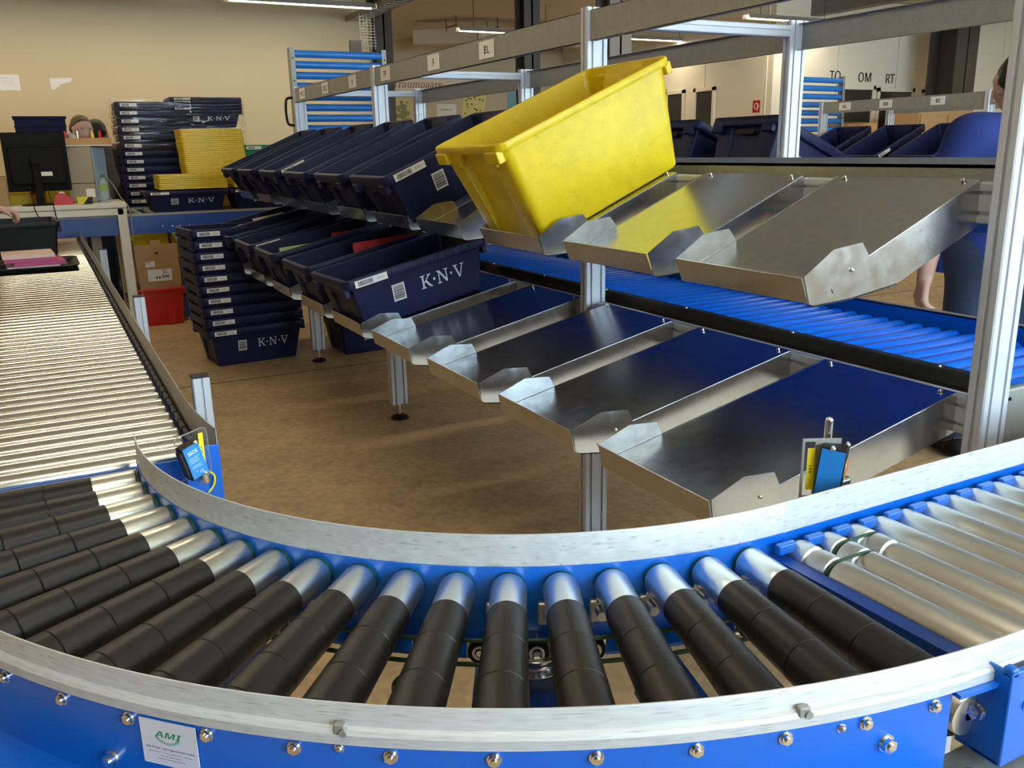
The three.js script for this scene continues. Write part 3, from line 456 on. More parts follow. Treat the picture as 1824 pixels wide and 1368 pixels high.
// ------------------------------------------------------------------ sorting rack of aluminium profiles
const PX = 1.614, RXR = 2.49, POSTZ = [-6.17, -4.575, -2.53, -1.06];
{
  const t = thing('sorting_rack', 'tall sorting rack of aluminium slot profiles with labelled metal beams and sloped trays', 'rack');
  for (const z of POSTZ) { part('post', profile(0.08, 0.04, 1.13), M.alu, t).position.set(PX + 0.04, 0.55, z); part('post', profile(0.08, 0.04, 1.68), M.alu, t).position.set(RXR + 0.04, 0, z); const f = part('foot_beam', profile(0.04, 0.04, RXR - PX), M.alu, t); f.rotation.z = -PI / 2; f.position.set(PX, 0.535, z); }
  const bent = (zA, zB, x, s) => [span(x, 1.578, zA, x + s * 0.002, 1.67, zB), span(x, 1.668, zA, x + s * 0.022, 1.67, zB), span(x, 1.578, zA, x + s * 0.022, 1.58, zB)];
  const ends = [...POSTZ, 1.2];
  for (let i = 0; i < 4; i++) { part('beam', bent(ends[i] + 0.02, ends[i + 1] - 0.02, PX + 0.012, 1), M.galvDull, t, 'grey metal beam'); part('beam', bent(ends[i] + 0.02, ends[i + 1] - 0.02, RXR + 0.058, -1), M.galvDull, t, 'grey metal beam'); }
  for (const z of POSTZ) { const b = part('cross_bar', profile(0.04, 0.04, RXR - PX - 0.08), M.alu, t); b.rotation.z = -PI / 2; b.position.set(PX + 0.08, 1.642, z); for (const y of [1.595, 1.65]) part('screw', DOME, M.chrome, t).position.set(RXR + 0.066, y, z + 0.022); part('bracket', span(RXR + 0.058, 1.585, z + 0.02, RXR + 0.078, 1.665, z + 0.026), M.alu, t); }
  ['BL', 'F', 'PF', 'V', 'KK 2', 'HP 2'].forEach((s, i) => { const z = -3.25 - 0.528 * i; const p = part('sign', card(0.132, 0.066, 0.0015), signMat(s, 'sign' + s), t, 'white sign with black letters ' + s); p.position.set(PX + 0.010, 1.626, z - (i > 1 ? 0.09 : 0)); p.rotation.y = -PI / 2; });
  // legs on round feet, arms and mounting profiles for the trays
  for (const z of [-2.13, -3.83, -5.22]) {
    const l = part('leg', profile(0.08, 0.04, 0.52), M.alu, t); l.position.set(1.396, 0.075, z);
    const f = part('foot', lathe([[0.0001, 0], [0.042, 0], [0.044, 0.005], [0.04, 0.012], [0.014, 0.022], [0.0001, 0.022]], 24), M.black, t); f.position.set(1.396, 0, z); part('spindle', cyl(0.007, 0.06, 12, 0, 0.045, 0), M.steelSoft, f);
    const a = part('support_arm', profile(0.04, 0.04, 0.24), M.alu, t); a.rotation.z = -PI / 2; a.position.set(1.436, 0.55, z);
  }
  for (const [y, n] of [[0.69, 1], [1.128, 1]]) for (let i = 0; i < 3; i++) { const p = part('mounting_profile', profile(0.08, 0.04, POSTZ[i + 1] - POSTZ[i] - 0.042), M.alu, t, 'horizontal aluminium slot profile behind the trays'); p.rotation.set(-PI / 2, PI / 2, 0); p.position.set(1.669, y, POSTZ[i + 1] - 0.021); }
  
  for (const [y0, y1, x] of [[1.095, 1.2, 1.735]]) part('guide_rail', [span(x, y0, -6.1, x + 0.002, y1, -1.0), span(x, y1 - 0.008, -6.1, x + 0.012, y1, -1.0), span(x - 0.045, y0, -6.1, x, y0 + 0.003, -1.0)], M.galvDull, t, 'long metal guide rail');
  part('guide_rail', [span(RXR - 0.06, 1.095, -6.1, RXR - 0.058, 1.2, -1.0)], M.galvDull, t);
  const box1 = part('motor_cover', [rbox(0.50, 0.125, 0.02, 0.006, 0, 0, 0)], M.galvDull, t, 'grey metal cover with a screw'); box1.position.set(2.032, 0.668, -1.108); part('screw', cyl(0.004, 0.003, 10, -0.242, 0.04, 0.011, 'z'), M.black, box1);
  const ar = part('lower_bar', profile(0.04, 0.04, 0.7), M.alu, t); ar.rotation.z = -PI / 2; ar.position.set(1.70, 0.584, -1.085);
}

// ------------------------------------------------------------------ blue roller conveyor through the rack
{
  const t = thing('blue_roller_conveyor', 'conveyor of bright blue rollers running through the rack behind the lower trays', 'conveyor');
  const g = rollerGeo(0.475, 0.025, 20);
  for (let k = 0; k < 79; k++) part('roller', g, M.blueRoller, t).position.set(1.795, 0.699, -1.155 - k * 0.0605);
  part('front_rail', [rbox(0.036, 0.034, 4.9, 0.006, 1.766, 0.735, -3.57), span(1.77, 0.62, -6, 1.784, 0.72, -1.12)], M.blackRail, t, 'black edge rail'); 
  for (let k = 0; k < 11; k++) { part('screw', DOME, M.chrome, t).position.set(1.758, 0.7525, -1.25 - k * 0.45); t.children[t.children.length - 1].rotation.x = -PI / 2; }
  part('rear_rail', [span(2.288, 0.60, -6, 2.291, 0.760, -1.1), span(2.288, 0.757, -6, 2.312, 0.760, -1.1)], M.bluePaint, t, 'blue side rail');
  part('edge_strip', span(2.291, 0.760, -6, 2.314, 0.763, -1.1), M.galvDull, t);
  for (const z of [-1.3, -3.6, -5.7]) for (const x of [2.0, 2.26]) part('leg', profile(0.04, 0.04, 0.62), M.alu, t).position.set(x, 0, z);
}

{
  const t = thing('blue_roller_conveyor', 'upper conveyor of blue rollers behind the long guide rail of the rack', 'conveyor'), g = rollerGeo(0.60, 0.025, 16);
  for (let k = 0; k < 84; k++) part('roller', g, M.blueRoller, t).position.set(1.765, 1.115, -1.05 - k * 0.0605);
  part('side_frame', [span(1.74, 1.06, -6.1, 1.745, 1.15, -1.0), span(2.405, 1.06, -6.1, 2.41, 1.15, -1.0)], M.bluePaint, t, 'blue side frame');
}

// ------------------------------------------------------------------ sloped trays
const LOW = { x: 0.994, y: 0.595, a: 0.2148, len: 0.667 }, UP = { x: 1.1956, y: 0.981, a: 0.405, len: 0.492 }, TW = 0.357;
function makeTray(len) {            // local x up the slope, y off the sheet, z across; origin at the middle of the front edge
  const W = TW / 2, root = new THREE.Group();
  part('plate', [span(0, -0.0016, -W, len, 0, W), span(len - 0.001, -0.05, -W, len + 0.001, 0, W)], M.galv, root);
  part('front_lip', [span(-0.0016, -0.012, -W, 0, 0.0395, W), tr(cyl(0.0012, TW, 8, 0, 0, 0, 'z'), -0.0008, 0.0395, 0)], M.galv, root, 'raised front lip');
  const sidePts = [[0, -0.0005], [0, -0.014], [0.01, -0.022], [0.10, -0.055], [0.22, -0.088], [len, -0.088], [len, -0.0005]];
  const wing = [[0, -0.014], [0.004, 0.0395], [0.085, 0.053], [0.155, 0.032], [0.165, -0.002], [0.165, -0.02], [0.06, -0.024], [0.06, -0.014]];
  for (const s of [-1, 1]) {
    const z = s > 0 ? W - 0.0015 : -W;
    part('side_plate', [extrude(sidePts, 0.0015).translate(0, 0, z), cyl(0.0022, len - 0.01, 10, len / 2, -0.001, s * (W - 0.0006), 'x'), extrude([[0.20, -0.09], [len, -0.09], [len, -0.087], [0.20, -0.087]], 0.02).translate(0, 0, s > 0 ? z - 0.02 : z)], M.galv, root);
    part('wing', extrude(wing, 0.0015).translate(0, 0, s > 0 ? W + 0.0002 : -W - 0.0017), M.galv, root, 'raised corner plate');
    const b = part('bolt', DOME, M.chrome, root); b.position.set(0.115, -0.004, s * (W + 0.0016)); if (s < 0) b.rotation.y = PI;
    const c = part('screw', [cyl(0.006, 0.003, 12), cyl(0.0035, 0.007, 6)], M.chrome, root); c.position.set(len - 0.012, 0.003, s * (W - 0.03));
  }
  part('rubber_edge', extrude([[0.002, -0.016], [0.012, -0.026], [0.10, -0.059], [0.22, -0.092], [0.22, -0.088], [0.10, -0.055], [0.01, -0.022]], 0.012).translate(0, 0, W - 0.013), M.black, root);
  return root;
}
const trayZ = { low: [-1.303, -1.773, -2.255, -2.768, -3.26, -3.74, -4.30, -4.82, -5.37, -5.82], up: [-1.306, -1.768, -2.259, -2.782, -3.245, -3.73, -4.28, -4.82, -5.39, -5.92] };
const lowLabel = ['empty galvanised tray on the lower tier, nearest the curve and reflecting the blue rollers', 'empty galvanised lower tray, second from the curve', 'empty galvanised lower tray with a pale post mirrored in it, third from the curve', 'empty galvanised lower tray mirroring the white letters of the navy crate beside it',
  'lower tray under the navy crate with its white letters in full view', 'lower tray under the second navy crate from the empty trays', 'lower tray under the third navy crate from the empty trays', 'lower tray under the fourth navy crate from the empty trays', 'lower tray under the fifth navy crate from the empty trays', 'lower tray at the far end of the row, under the last navy crate'];
const upLabel = ['empty galvanised upper tray beside the big white post, dull brown in tone', 'empty galvanised upper tray mirroring the yellow crate', 'galvanised upper tray carrying the tilted yellow crate', 'narrow glimpse of an empty upper tray between the yellow crate and the navy crates',
  'upper tray under the navy crate that shows two white barcode labels', 'upper tray under the second navy crate behind the yellow one', 'upper tray under the third navy crate behind the yellow one', 'upper tray under the fourth navy crate behind the yellow one', 'upper tray under the fifth navy crate behind the yellow one', 'upper tray at the far end of the row, under the last navy crate'];
for (const [T, zs, labels, grp] of [[LOW, trayZ.low, lowLabel, 'sloped trays on the lower tier'], [UP, trayZ.up, upLabel, 'sloped trays on the upper tier']]) {
  const proto = makeTray(T.len); proto.name = 'sloped_tray';
  zs.forEach((z, i) => { const c = i ? proto.clone() : proto; c.name = numbered('sloped_tray'); c.position.set(T.x, T.y, z); c.rotation.set(0, 0, T.a); scene.add(c); tag(c, labels[i], 'tray', grp); });
}
// a point in the frame of a tier: u up the slope, v off the sheet
const onTray = (T, u, v) => [T.x + u * Math.cos(T.a) - v * Math.sin(T.a), T.y + u * Math.sin(T.a) + v * Math.cos(T.a)];

// ------------------------------------------------------------------ crates
// origin at the middle of the base; long side along x, the printed side faces +z, the front short side faces -x
function makeCrate(o) {
  const { h, bl, bw, tl, tw, m, r = 0.012, t = 0.004, nd = 0.012, nw = 0.16, rim = 0.018, skirt = 0.036 } = o, root = new THREE.Group();
  const lerp = (f) => [bl + (tl - bl) * f, bw + (tw - bw) * f];
  const ringsOut = [0, 0.02, 0.55, 0.86].map((f) => { const [l, w] = lerp(f); return outline(l - (f ? 0 : 0.008), w - (f ? 0 : 0.008), r, h * f, nd * Math.min(1, f * 8), nw); });
  const [l1, w1] = lerp(1), ringTop = outline(l1, w1, r, h - 0.002, 0, nw), ringTopIn = outline(l1 - 2 * t, w1 - 2 * t, r - 0.002, h - 0.002, 0, nw);
  const ringsIn = [0.86, 0.03].map((f) => { const [l, w] = lerp(f); return outline(l - 2 * t, w - 2 * t, r - 0.002, h * f, nd * Math.min(1, f * 8), nw); });
  part('body', loft([...ringsOut, ringTop, ringTopIn, ...ringsIn]), m, root);
  const R = (l, y) => outline(l1 + l, w1 + l, r + l / 2, y, 0, nw);
  part('rim', loft([R(0.0, h - skirt), R(2 * rim - 0.004, h - skirt), R(2 * rim, h - skirt + 0.003), R(2 * rim + 0.002, h - 0.004), R(2 * rim - 0.002, h), R(0.0, h), R(-0.003, h - 0.004), R(-0.001, h - skirt)], false, false), m, root);
  const hg = []; for (const s of [-1, 1]) { for (const q of [-1, 1]) hg.push(rbox(0.022, o.block ?? 0.034, w1 * 0.17, 0.004, s * (l1 / 2 + rim * 0.55), h - skirt - (o.block ?? 0.034) * 0.35, q * (w1 * 0.5 - w1 * 0.10))); }
  for (const b of hg) part('corner_block', b, m, root);
  if (o.ribs) for (let i = 0; i < 8; i++) part('rim_rib', box(0.004, skirt - 0.008, 0.003, -0.02 + i * (l1 / 2 - 0.03) / 7.5, h - skirt / 2, w1 / 2 + rim + 0.001), m, root.children[1]);
  if (!o.noSlot) for (const s of [-1, 1]) part('hand_slot', rbox(0.004, 0.022, 0.11, 0.008, s * (l1 / 2 - 0.004), h - skirt - 0.02, 0), M.black, root);
  const tilt = Math.atan((tw - bw) / 2 / h);
  if (o.labels) {
    const side = (m2, g, x, y, name, lab) => { const p = part(name, g, m2, root, lab); p.position.set(x, y, bw / 2 + (tw - bw) / 2 * (y / h) + 0.001); p.rotation.x = tilt; return p; };
    if (!o.noStrip) { const strip = part('barcode_label', card(0.13, 0.026, 0.001), M.stripLabel, root, 'white strip label with a barcode'); strip.position.set(-l1 / 2 + 0.085, h - skirt / 2 - 0.002, w1 / 2 + rim + 0.0015); }
    side(M.squareLabel, card(0.052, 0.066, 0.001), -0.095, h * 0.50, 'barcode_label', 'square grey barcode label');
    if (o.letters !== false) side(M.letter, lettering('K·N·V', 0.052, 0.0006), 0.095, h * 0.52, 'lettering', 'white letters K N V');
  }
  return root;
}
const BLUE = { h: 0.205, bl: 0.50, bw: 0.315, tl: 0.57, tw: 0.365, m: M.navy, labels: true, ribs: true };
function putCrate(proto, name, label, group, T, u, v, z, yaw = 0) {
  const c = proto.clone(); c.name = numbered(name); const [x, y] = onTray(T, u, v); c.position.set(x, y, z); c.rotation.set(0, yaw, T.a, 'ZYX'); scene.add(c); return tag(c, label, 'crate', group);
}
const blueCrate = makeCrate(BLUE), plainCrate = makeCrate({ ...BLUE, noStrip: true, ribs: false });
const ord = ['', 'second', 'third', 'fourth', 'fifth'];
[-3.20, -3.71, -4.26, -4.81, -5.39, -5.925]  .forEach((z, i) => putCrate(i === 0 || i === 3 ? blueCrate : plainCrate, 'navy_crate', i === 0 ? 'navy crate next to the yellow one on the upper trays, two barcode labels in view' : i === 5 ? 'last navy crate of the upper row, in front of the stacked yellow crates' : `empty navy crate on the upper trays, ${ord[i]} behind the yellow one`, 'navy crates on the upper tier', UP, 0.262, 0.004, z, i === 0 ? 0.01 : (rnd() - 0.5) * 0.03));
[-3.26, -3.75, -4.33, -4.83, -5.39, -5.80]  .forEach((z, i) => putCrate(i === 0 || i === 3 ? blueCrate : plainCrate, 'navy_crate', i === 0 ? 'navy crate with big white letters in full view on the lower trays' : i === 5 ? 'last navy crate of the lower row, holding papers' : `navy crate on the lower trays, ${ord[i]} from the empty trays`, 'navy crates on the lower tier', LOW, 0.268, 0.004, z, i === 0 ? 0.05 : (rnd() - 0.5) * 0.03));
// the yellow crate
{
  const y = makeCrate({ h: 0.305, bl: 0.50, bw: 0.345, tl: 0.58, tw: 0.395, m: M.yellow, plain: true, noSlot: true, r: 0.026, nd: 0.022, nw: 0.17, rim: 0.014, skirt: 0.022 });
  y.name = numbered('yellow_crate'); const [x, yy] = onTray(UP, 0.283, 0.003); y.position.set(x, yy, -2.285); y.rotation.set(0, 0.02, UP.a, 'ZYX'); scene.add(y); tag(y, 'large scuffed yellow plastic crate tilted on an upper tray', 'crate');
  for (const s of [-1, 1]) for (const q of [-1, 1]) part('stacking_tab', rbox(0.016, 0.05, 0.055, 0.005, s * 0.283, 0.262, q * 0.105), M.yellow, y);
}
// books and papers lying in the lower crates
{
  const book = (label, m, w, h, d, u, v, z, rot) => { const [x, y] = onTray(LOW, u, v); const t = thing('book', label, 'book', [x, y, z], [0, 0, LOW.a]); const g = new THREE.Group(); part('cover', [box(w, 0.002, d, 0, h / 2, 0), box(w, 0.002, d, 0, -h / 2, 0), box(w, h, 0.002, 0, 0, d / 2)], m, t); part('pages', box(w - 0.008, h - 0.002, d - 0.006, 0, 0, -0.003), M.pages, t); t.rotation.x = rot; };
  book('dark red book leaning in the second navy crate of the lower row', M.bookred, 0.26, 0.028, 0.18, 0.36, 0.125, -3.68, 1.0);
  book('red book lying deep in the third navy crate of the lower row', M.bookred, 0.2, 0.025, 0.16, 0.40, 0.12, -4.25, 1.0);
  book('pale green book along the edge of the third navy crate of the lower row', M.bookgreen, 0.24, 0.018, 0.15, 0.15, 0.125, -4.24, 1.05);
  book('pale paperback standing in the last crate of the lower row', M.pages, 0.3, 0.02, 0.15, 0.10, 0.13, -5.74, 1.1);
  book('white paperback lying across the papers in the last lower crate', M.paper, 0.2, 0.02, 0.14, 0.34, 0.15, -5.76, 0.6);
}

// ------------------------------------------------------------------ crates on the rear trays of the rack
{
  const rearT = makeTray(UP.len), zs = [-2.83, -3.32];
  const labels = ['rear upper tray under the navy crate seen end on', 'rear upper tray under the crate behind the yellow one', 'rear upper tray hidden behind the yellow crate'];
  const cl = ['navy crate seen end on behind the rack, its side sloping away past the rear post', 'dark crate behind the corner of the yellow crate, strip label at its edge', null];
  zs.forEach((z, i) => {
    const c = i ? rearT.clone() : rearT; c.name = numbered('sloped_tray'); c.position.set(3.0, 0.955, z); c.rotation.set(0, PI, UP.a); scene.add(c); tag(c, labels[i], 'tray', 'sloped trays on the far side of the rack');
    const k = blueCrate.clone(); k.name = numbered('navy_crate'); k.position.set(3.0 - 0.235 * Math.cos(UP.a), 0.955 + 0.235 * Math.sin(UP.a) + 0.004, z); k.rotation.set(0, PI, UP.a); scene.add(k); tag(k, cl[i], 'crate', 'navy crates on the far side of the rack');
    if (i === 0) { const lb = part('barcode_label', card(0.052, 0.066, 0.001), M.squareLabel, k, 'square grey barcode label'); lb.position.set(0.12, 0.10, -0.172); lb.rotation.set(0.12, PI, 0); }
  });
  const p = part('mounting_profile', profile(0.08, 0.04, 5.05), M.alu, scene.getObjectByName('sorting_rack')); p.rotation.set(-PI / 2, PI / 2, 0); p.position.set(2.592, 1.11, -1.02);
}

// ------------------------------------------------------------------ stacks of nested crates
const NEST = { h: 0.235, bl: 0.485, bw: 0.30, tl: 0.565, tw: 0.37, m: M.navy, labels: true, skirt: 0.045, block: 0.016 };
const nestCrate = makeCrate(NEST), nestRear = makeCrate({ ...NEST, letters: false });
function crateStack(n, x, z, y0, step, yaw, name, label, group, proto, dx = 0) {
  const words = ['bottom', 'second', 'third', 'fourth', 'fifth', 'sixth', 'seventh', 'eighth', 'ninth', 'tenth', 'eleventh', 'twelfth', 'thirteenth', 'fourteenth', 'fifteenth', 'sixteenth', 'seventeenth', 'eighteenth', 'nineteenth', 'twentieth', 'twenty-first', 'twenty-second', 'twenty-third', 'twenty-fourth'];
  for (let i = 0; i < n; i++) { const c = proto.clone(); c.name = numbered(name); c.position.set(x + dx * i + (rnd() - 0.5) * 0.006, y0 + i * step, z + (rnd() - 0.5) * 0.006); c.rotation.y = yaw + (rnd() - 0.5) * 0.012; scene.add(c); tag(c, label(i === n - 1 ? 'topmost' : words[i], i), 'crate', group); }
}
crateStack(10, 1.055, -5.57, 0.001, 0.066, 0.085, 'navy_crate', (w, i) => (i ? `${w} navy crate of the nested stack on the floor below the far crates` : 'full height navy crate with white letters at the foot of the floor stack'), 'navy crates nested in the floor stack', nestCrate, -0.004);
crateStack(5, 1.83, -5.45, 0.001, 0.05, 0.04, 'navy_crate', (w) => `${w} navy crate of the low dark stack behind the rack legs`, 'navy crates of the low stack behind the rack legs', nestCrate);
// pallet stack wrapped in film
{
  const p = thing('pallet', 'wooden pallet under the film wrapped crate stacks', 'pallet', [1.18, 0, -8.4]);
  for (let i = 0; i < 5; i++) part('board', box(1.2, 0.02, 0.12, 0, 0.13, -0.33 + i * 0.165), M.wood, p); for (const z of [-0.3, 0, 0.3]) part('stringer', box(1.2, 0.1, 0.08, 0, 0.06, z), M.wood, p);
  crateStack(21, 0.955, -8.4, 0.141, 0.0655, 0, 'navy_crate', (w) => `${w} navy crate in the film wrapped stack beside the computer, strip labels in a column`, 'navy crates in the tall wrapped stack', nestCrate);
  crateStack(15, 1.41, -8.42, 0.141, 0.0655, 0, 'navy_crate', (w) => `${w} navy crate of the short pallet stack behind the yellow ones`, 'navy crates of the lower pallet stack', nestRear);
  { const low = nestCrate; for (let i = 0; i < 5; i++) { const c = low.clone(); c.name = numbered('navy_crate'); c.scale.set(1, 0.62, 1); c.position.set(1.39, 1.478 + i * 0.026, -8.41 + (rnd() - 0.5) * 0.006); scene.add(c); tag(c, ['film wrapped navy crate with white letters, lowest of the group above the yellow stack', 'second navy crate of the film wrapped group above the yellow stack', 'third navy crate of the film wrapped group above the yellow stack', 'fourth navy crate of the film wrapped group above the yellow stack', 'topmost navy crate of the film wrapped group above the yellow stack'][i], 'crate', 'navy crates wrapped above the yellow stack'); } }
  const N = 72, rows = 40, pos = [], idx = [], uv = [];
  for (let j = 0; j <= rows; j++) for (let i = 0; i <= N; i++) { const t = (i % N) / N, a = t * 2 * PI, c = Math.cos(a), s = Math.sin(a), q = Math.pow(Math.pow(Math.abs(c), 8) + Math.pow(Math.abs(s), 8), -1 / 8), k = 0.022 * (n24(t * 0.5, j / rows * 0.9 + t * 0.25) - 0.5) + 0.014 * (n64(t * 0.35, j / rows * 0.6 + t * 0.2) - 0.5); pos.push(1.175 + (0.538 + k) * c * q, 1.30 + j * 0.0106, -8.4 + (0.238 + k) * s * q); uv.push(i / N, j / rows); }
  for (let j = 0; j < rows; j++) for (let i = 0; i < N; i++) { const a = j * (N + 1) + i; idx.push(a, a + 1, a + N + 2, a, a + N + 2, a + N + 1); }
  const g = new THREE.BufferGeometry(); g.setAttribute('position', new THREE.Float32BufferAttribute(pos, 3)); g.setAttribute('uv', new THREE.Float32BufferAttribute(uv, 2)); g.setIndex(idx); g.computeVertexNormals();
  one('stretch_film', g, M.film, 'clear crinkled stretch film round the top of the navy crate stack', 'film');
}

// ------------------------------------------------------------------ blue table conveyor at the back and what stands on it
{
  const t = thing('blue_table_conveyor', 'blue sided conveyor across the back carrying crates, with a light top edge', 'conveyor');
  const z = -7.07;
  part('side_frame', [span(-3.2, 0.69, z - 0.004, 2.7, 0.822, z), span(-3.2, 0.69, z - 0.9, 2.7, 0.822, z - 0.896)], M.blueDark, t, 'blue side frame');
  part('top_edge', [span(-3.2, 0.822, z - 0.05, 2.7, 0.838, z + 0.004), span(-3.2, 0.822, z - 0.9, 2.7, 0.838, z - 0.85)], M.galvDull, t, 'light metal top edge');
  const g = rollerGeo(0.79, 0.022, 14); for (let k = 0; k < 57; k++) { const m = part('roller', g, M.steelSoft, t); m.position.set(-3.133 + k * 0.1, 0.81, z - 0.055); m.rotation.y = PI / 2; }
  for (const x of [0.79, 0.86, 0.91, 0.98]) part('bolt', BOLT, M.chrome, t).position.set(x, 0.735, z);
  for (const x of [0.9, -1.6]) { part('leg', span(x - 0.018, 0.04, z - 0.03, x + 0.018, 0.66, z - 0.006), M.blueDark, t); part('leg', span(x - 0.018, 0, z - 0.89, x + 0.018, 0.69, z - 0.87), M.blueDark, t); part('gusset', extrude([[-0.055, 0.692], [0.055, 0.692], [0.018, 0.61], [-0.018, 0.61]], 0.004).translate(x, 0, z + 0.001), M.galvDull, t, 'triangular metal gusset'); for (const y of [0.672, 0.632]) part('bolt', BOLT, M.chrome, t).position.set(x, y, z + 0.005); part('foot', [rbox(0.09, 0.012, 0.09, 0.004, x, 0.006, z - 0.018), cyl(0.008, 0.05, 8, x, 0.03, z - 0.018)], M.steelSoft, t); part('brace', box(0.02, 0.3, 0.02, x - 0.07, 0.56, z - 0.03).rotateZ(0), M.black, t); }
  const put = (x, label, yaw) => { const c = nestCrate.clone(); c.name = numbered('navy_crate'); c.position.set(x, 0.838, z - 0.17); c.rotation.y = yaw; c.scale.set(1, 0.66, 1); scene.add(c); return tag(c, label, 'crate', 'navy crates on the back conveyor'); };
  put(0.99, 'navy crate with white letters on the back conveyor, full of yellow trays', 0.0); put(1.60, 'navy crate with partly hidden letters on the back conveyor behind the rack', 0.0);
  put(2.25, 'navy crate on the back conveyor mostly hidden by the upper row', 0.0);
}
// stacks of thin nested yellow trays
const nth = (i) => ['', 'first', 'second', 'third', 'fourth', 'fifth', 'sixth', 'seventh', 'eighth', 'ninth', 'tenth', 'eleventh', 'twelfth', 'thirteenth', 'fourteenth', 'fifteenth', 'sixteenth', 'seventeenth', 'eighteenth', 'nineteenth', 'twentieth', 'twenty-first', 'twenty-second', 'twenty-third', 'twenty-fourth', 'twenty-fifth', 'twenty-sixth', 'twenty-seventh'][i];
{
  const lid = (L2, W) => { const r = new THREE.Group(); part('tray', loft([outline(L2 - 0.008, W - 0.008, 0.012, 0, 0, 0.1), outline(L2, W, 0.016, 0.002, 0, 0.1), outline(L2, W, 0.016, 0.0148, 0, 0.1), outline(L2 - 0.012, W - 0.012, 0.012, 0.0154, 0, 0.1)]), M.yellow, r); for (const x of [-0.3, 0.05, 0.3]) part('notch', box(0.05, 0.004, 0.004, x * L2, 0.0165, W / 2 - 0.008), M.yellow, r); return r; };
  const stack = (n, x, z, y0, L2, W, label, group, step = 0.0155, lean = 0) => { const p = lid(L2, W); for (let i = 0; i < n; i++) { const c = p.clone(); c.name = numbered('yellow_stacking_tray'); c.position.set(x + lean * i + (rnd() - 0.5) * 0.004, y0 + i * step, z + (rnd() - 0.5) * 0.004); scene.add(c); tag(c, nth(n - i) + ' yellow stacking tray from the top of ' + label, 'tray', group); } };
  stack(7, 1.055, -7.30, 1.0, 0.50, 0.34, 'the low stack in the lettered navy crate', 'yellow trays in the low stack');
  stack(7, 1.60, -7.30, 1.0, 0.50, 0.34, 'the low stack half behind the navy crates', 'yellow trays in the second low stack');
  stack(26, 1.31, -7.68, 1.045, 0.48, 0.34, 'the tall yellow stack', 'yellow trays in the tall stack', 0.0155, -0.0009);
  const yc = makeCrate({ h: 0.23, bl: 0.44, bw: 0.30, tl: 0.5, tw: 0.35, m: M.yellow, plain: true, r: 0.02, rim: 0.01, skirt: 0.02 });
  const py = (x, y, z, label, s = 1) => { const c = yc.clone(); c.name = numbered('yellow_crate'); c.position.set(x, y, z); c.scale.set(s, s, s); scene.add(c); tag(c, label, 'crate'); };
  py(0.84, 0.43, -7.55, 'yellow crate under the back conveyor behind the cardboard box'); py(1.25, 0.43, -7.6, 'yellow crate under the back conveyor beside the blue leg'); py(1.25, 0.20, -7.6, 'lower yellow crate beside the blue conveyor leg');
  py(0.84, 0.20, -7.56, 'lower yellow crate hidden behind the red tote');
  py(1.31, 0.839, -7.70, 'yellow crate under the tall yellow stack on the back conveyor', 0.895);
  const sh = thing('low_shelf', 'dark low shelf under the back conveyor carrying yellow crates', 'shelf', [1.05, 0, -7.56]); part('board', box(1.1, 0.02, 0.4, 0, 0.189, 0), M.black, sh); for (const x of [-0.5, 0.5]) for (const z of [-0.17, 0.17]) part('leg', box(0.03, 0.18, 0.03, x, 0.09, z), M.black, sh);
  py(-0.12, 0.838, -7.5, 'yellow crate seen under the monitor, at its stand', 0.75); py(0.12, 0.838, -7.5, 'yellow crate under the monitor beside the computer', 0.75);
  const gc = nestRear.clone(); gc.traverse((m) => { if (m.isMesh && m.material === M.navy) m.material = M.green; }); gc.name = 'green_crate'; gc.position.set(1.93, 1.09, -8.3); scene.add(gc); tag(gc, 'green crate peeking out between yellow trays and navy crates', 'crate');
  const gs = gc.clone(); gs.name = numbered('green_crate'); gs.name = 'green_crate_001'; gs.position.y = 0.86; scene.add(gs); tag(gs, 'second green crate below the green one, hidden by the rack', 'crate');
  const st = thing('steel_table', 'grey steel table carrying the green crates', 'table', [1.95, 0, -8.3]); part('top', box(0.7, 0.03, 0.5, 0, 0.843, 0), M.galvDull, st); for (const x of [-0.32, 0.32]) for (const z of [-0.22, 0.22]) part('leg', box(0.03, 0.83, 0.03, x, 0.415, z), M.galvDull, st);
  // red tote with a cardboard box
  const rc = makeCrate({ h: 0.285, bl: 0.29, bw: 0.24, tl: 0.335, tw: 0.29, m: M.red, plain: true, r: 0.02, nd: 0.012, nw: 0.1, rim: 0.012, skirt: 0.02 }); rc.name = 'red_tote'; rc.position.set(0.71, 0.001, -7.16); scene.add(rc); tag(rc, 'red plastic tote on the floor holding a cardboard box', 'tote'); part('pilaster', extrude([[-0.02, 0.005], [0.03, 0.005], [0.04, 0.25], [-0.015, 0.25]], 0.022).translate(0.06, 0, 0.112), M.red, rc);
  const cb = thing('cardboard_box', 'open brown cardboard box with white labels standing in the red tote', 'box', [0.72, 0.09, -7.16]);
  part('panel', [extrude([[-0.145, 0], [0.145, 0], [0.15, 0.52], [0.035, 0.52], [0.03, 0.55], [-0.035, 0.55], [-0.04, 0.52], [-0.145, 0.52]], 0.005, 0, [Array.from({ length: 10 }, (_, i) => [Math.cos(-i * 0.628) * 0.011, 0.455 + Math.sin(-i * 0.628) * 0.011])]).translate(0, 0, 0.105)], M.card, cb, 'front panel with a tab and a round hole');
  part('panel', box(0.29, 0.48, 0.005, 0, 0.24, -0.1), M.card, cb); for (const s of [-1, 1]) part('panel', box(0.005, 0.46, 0.2, s * 0.145, 0.23, 0), M.card, cb); part('base', box(0.29, 0.005, 0.2, 0, 0.003, 0), M.card, cb);
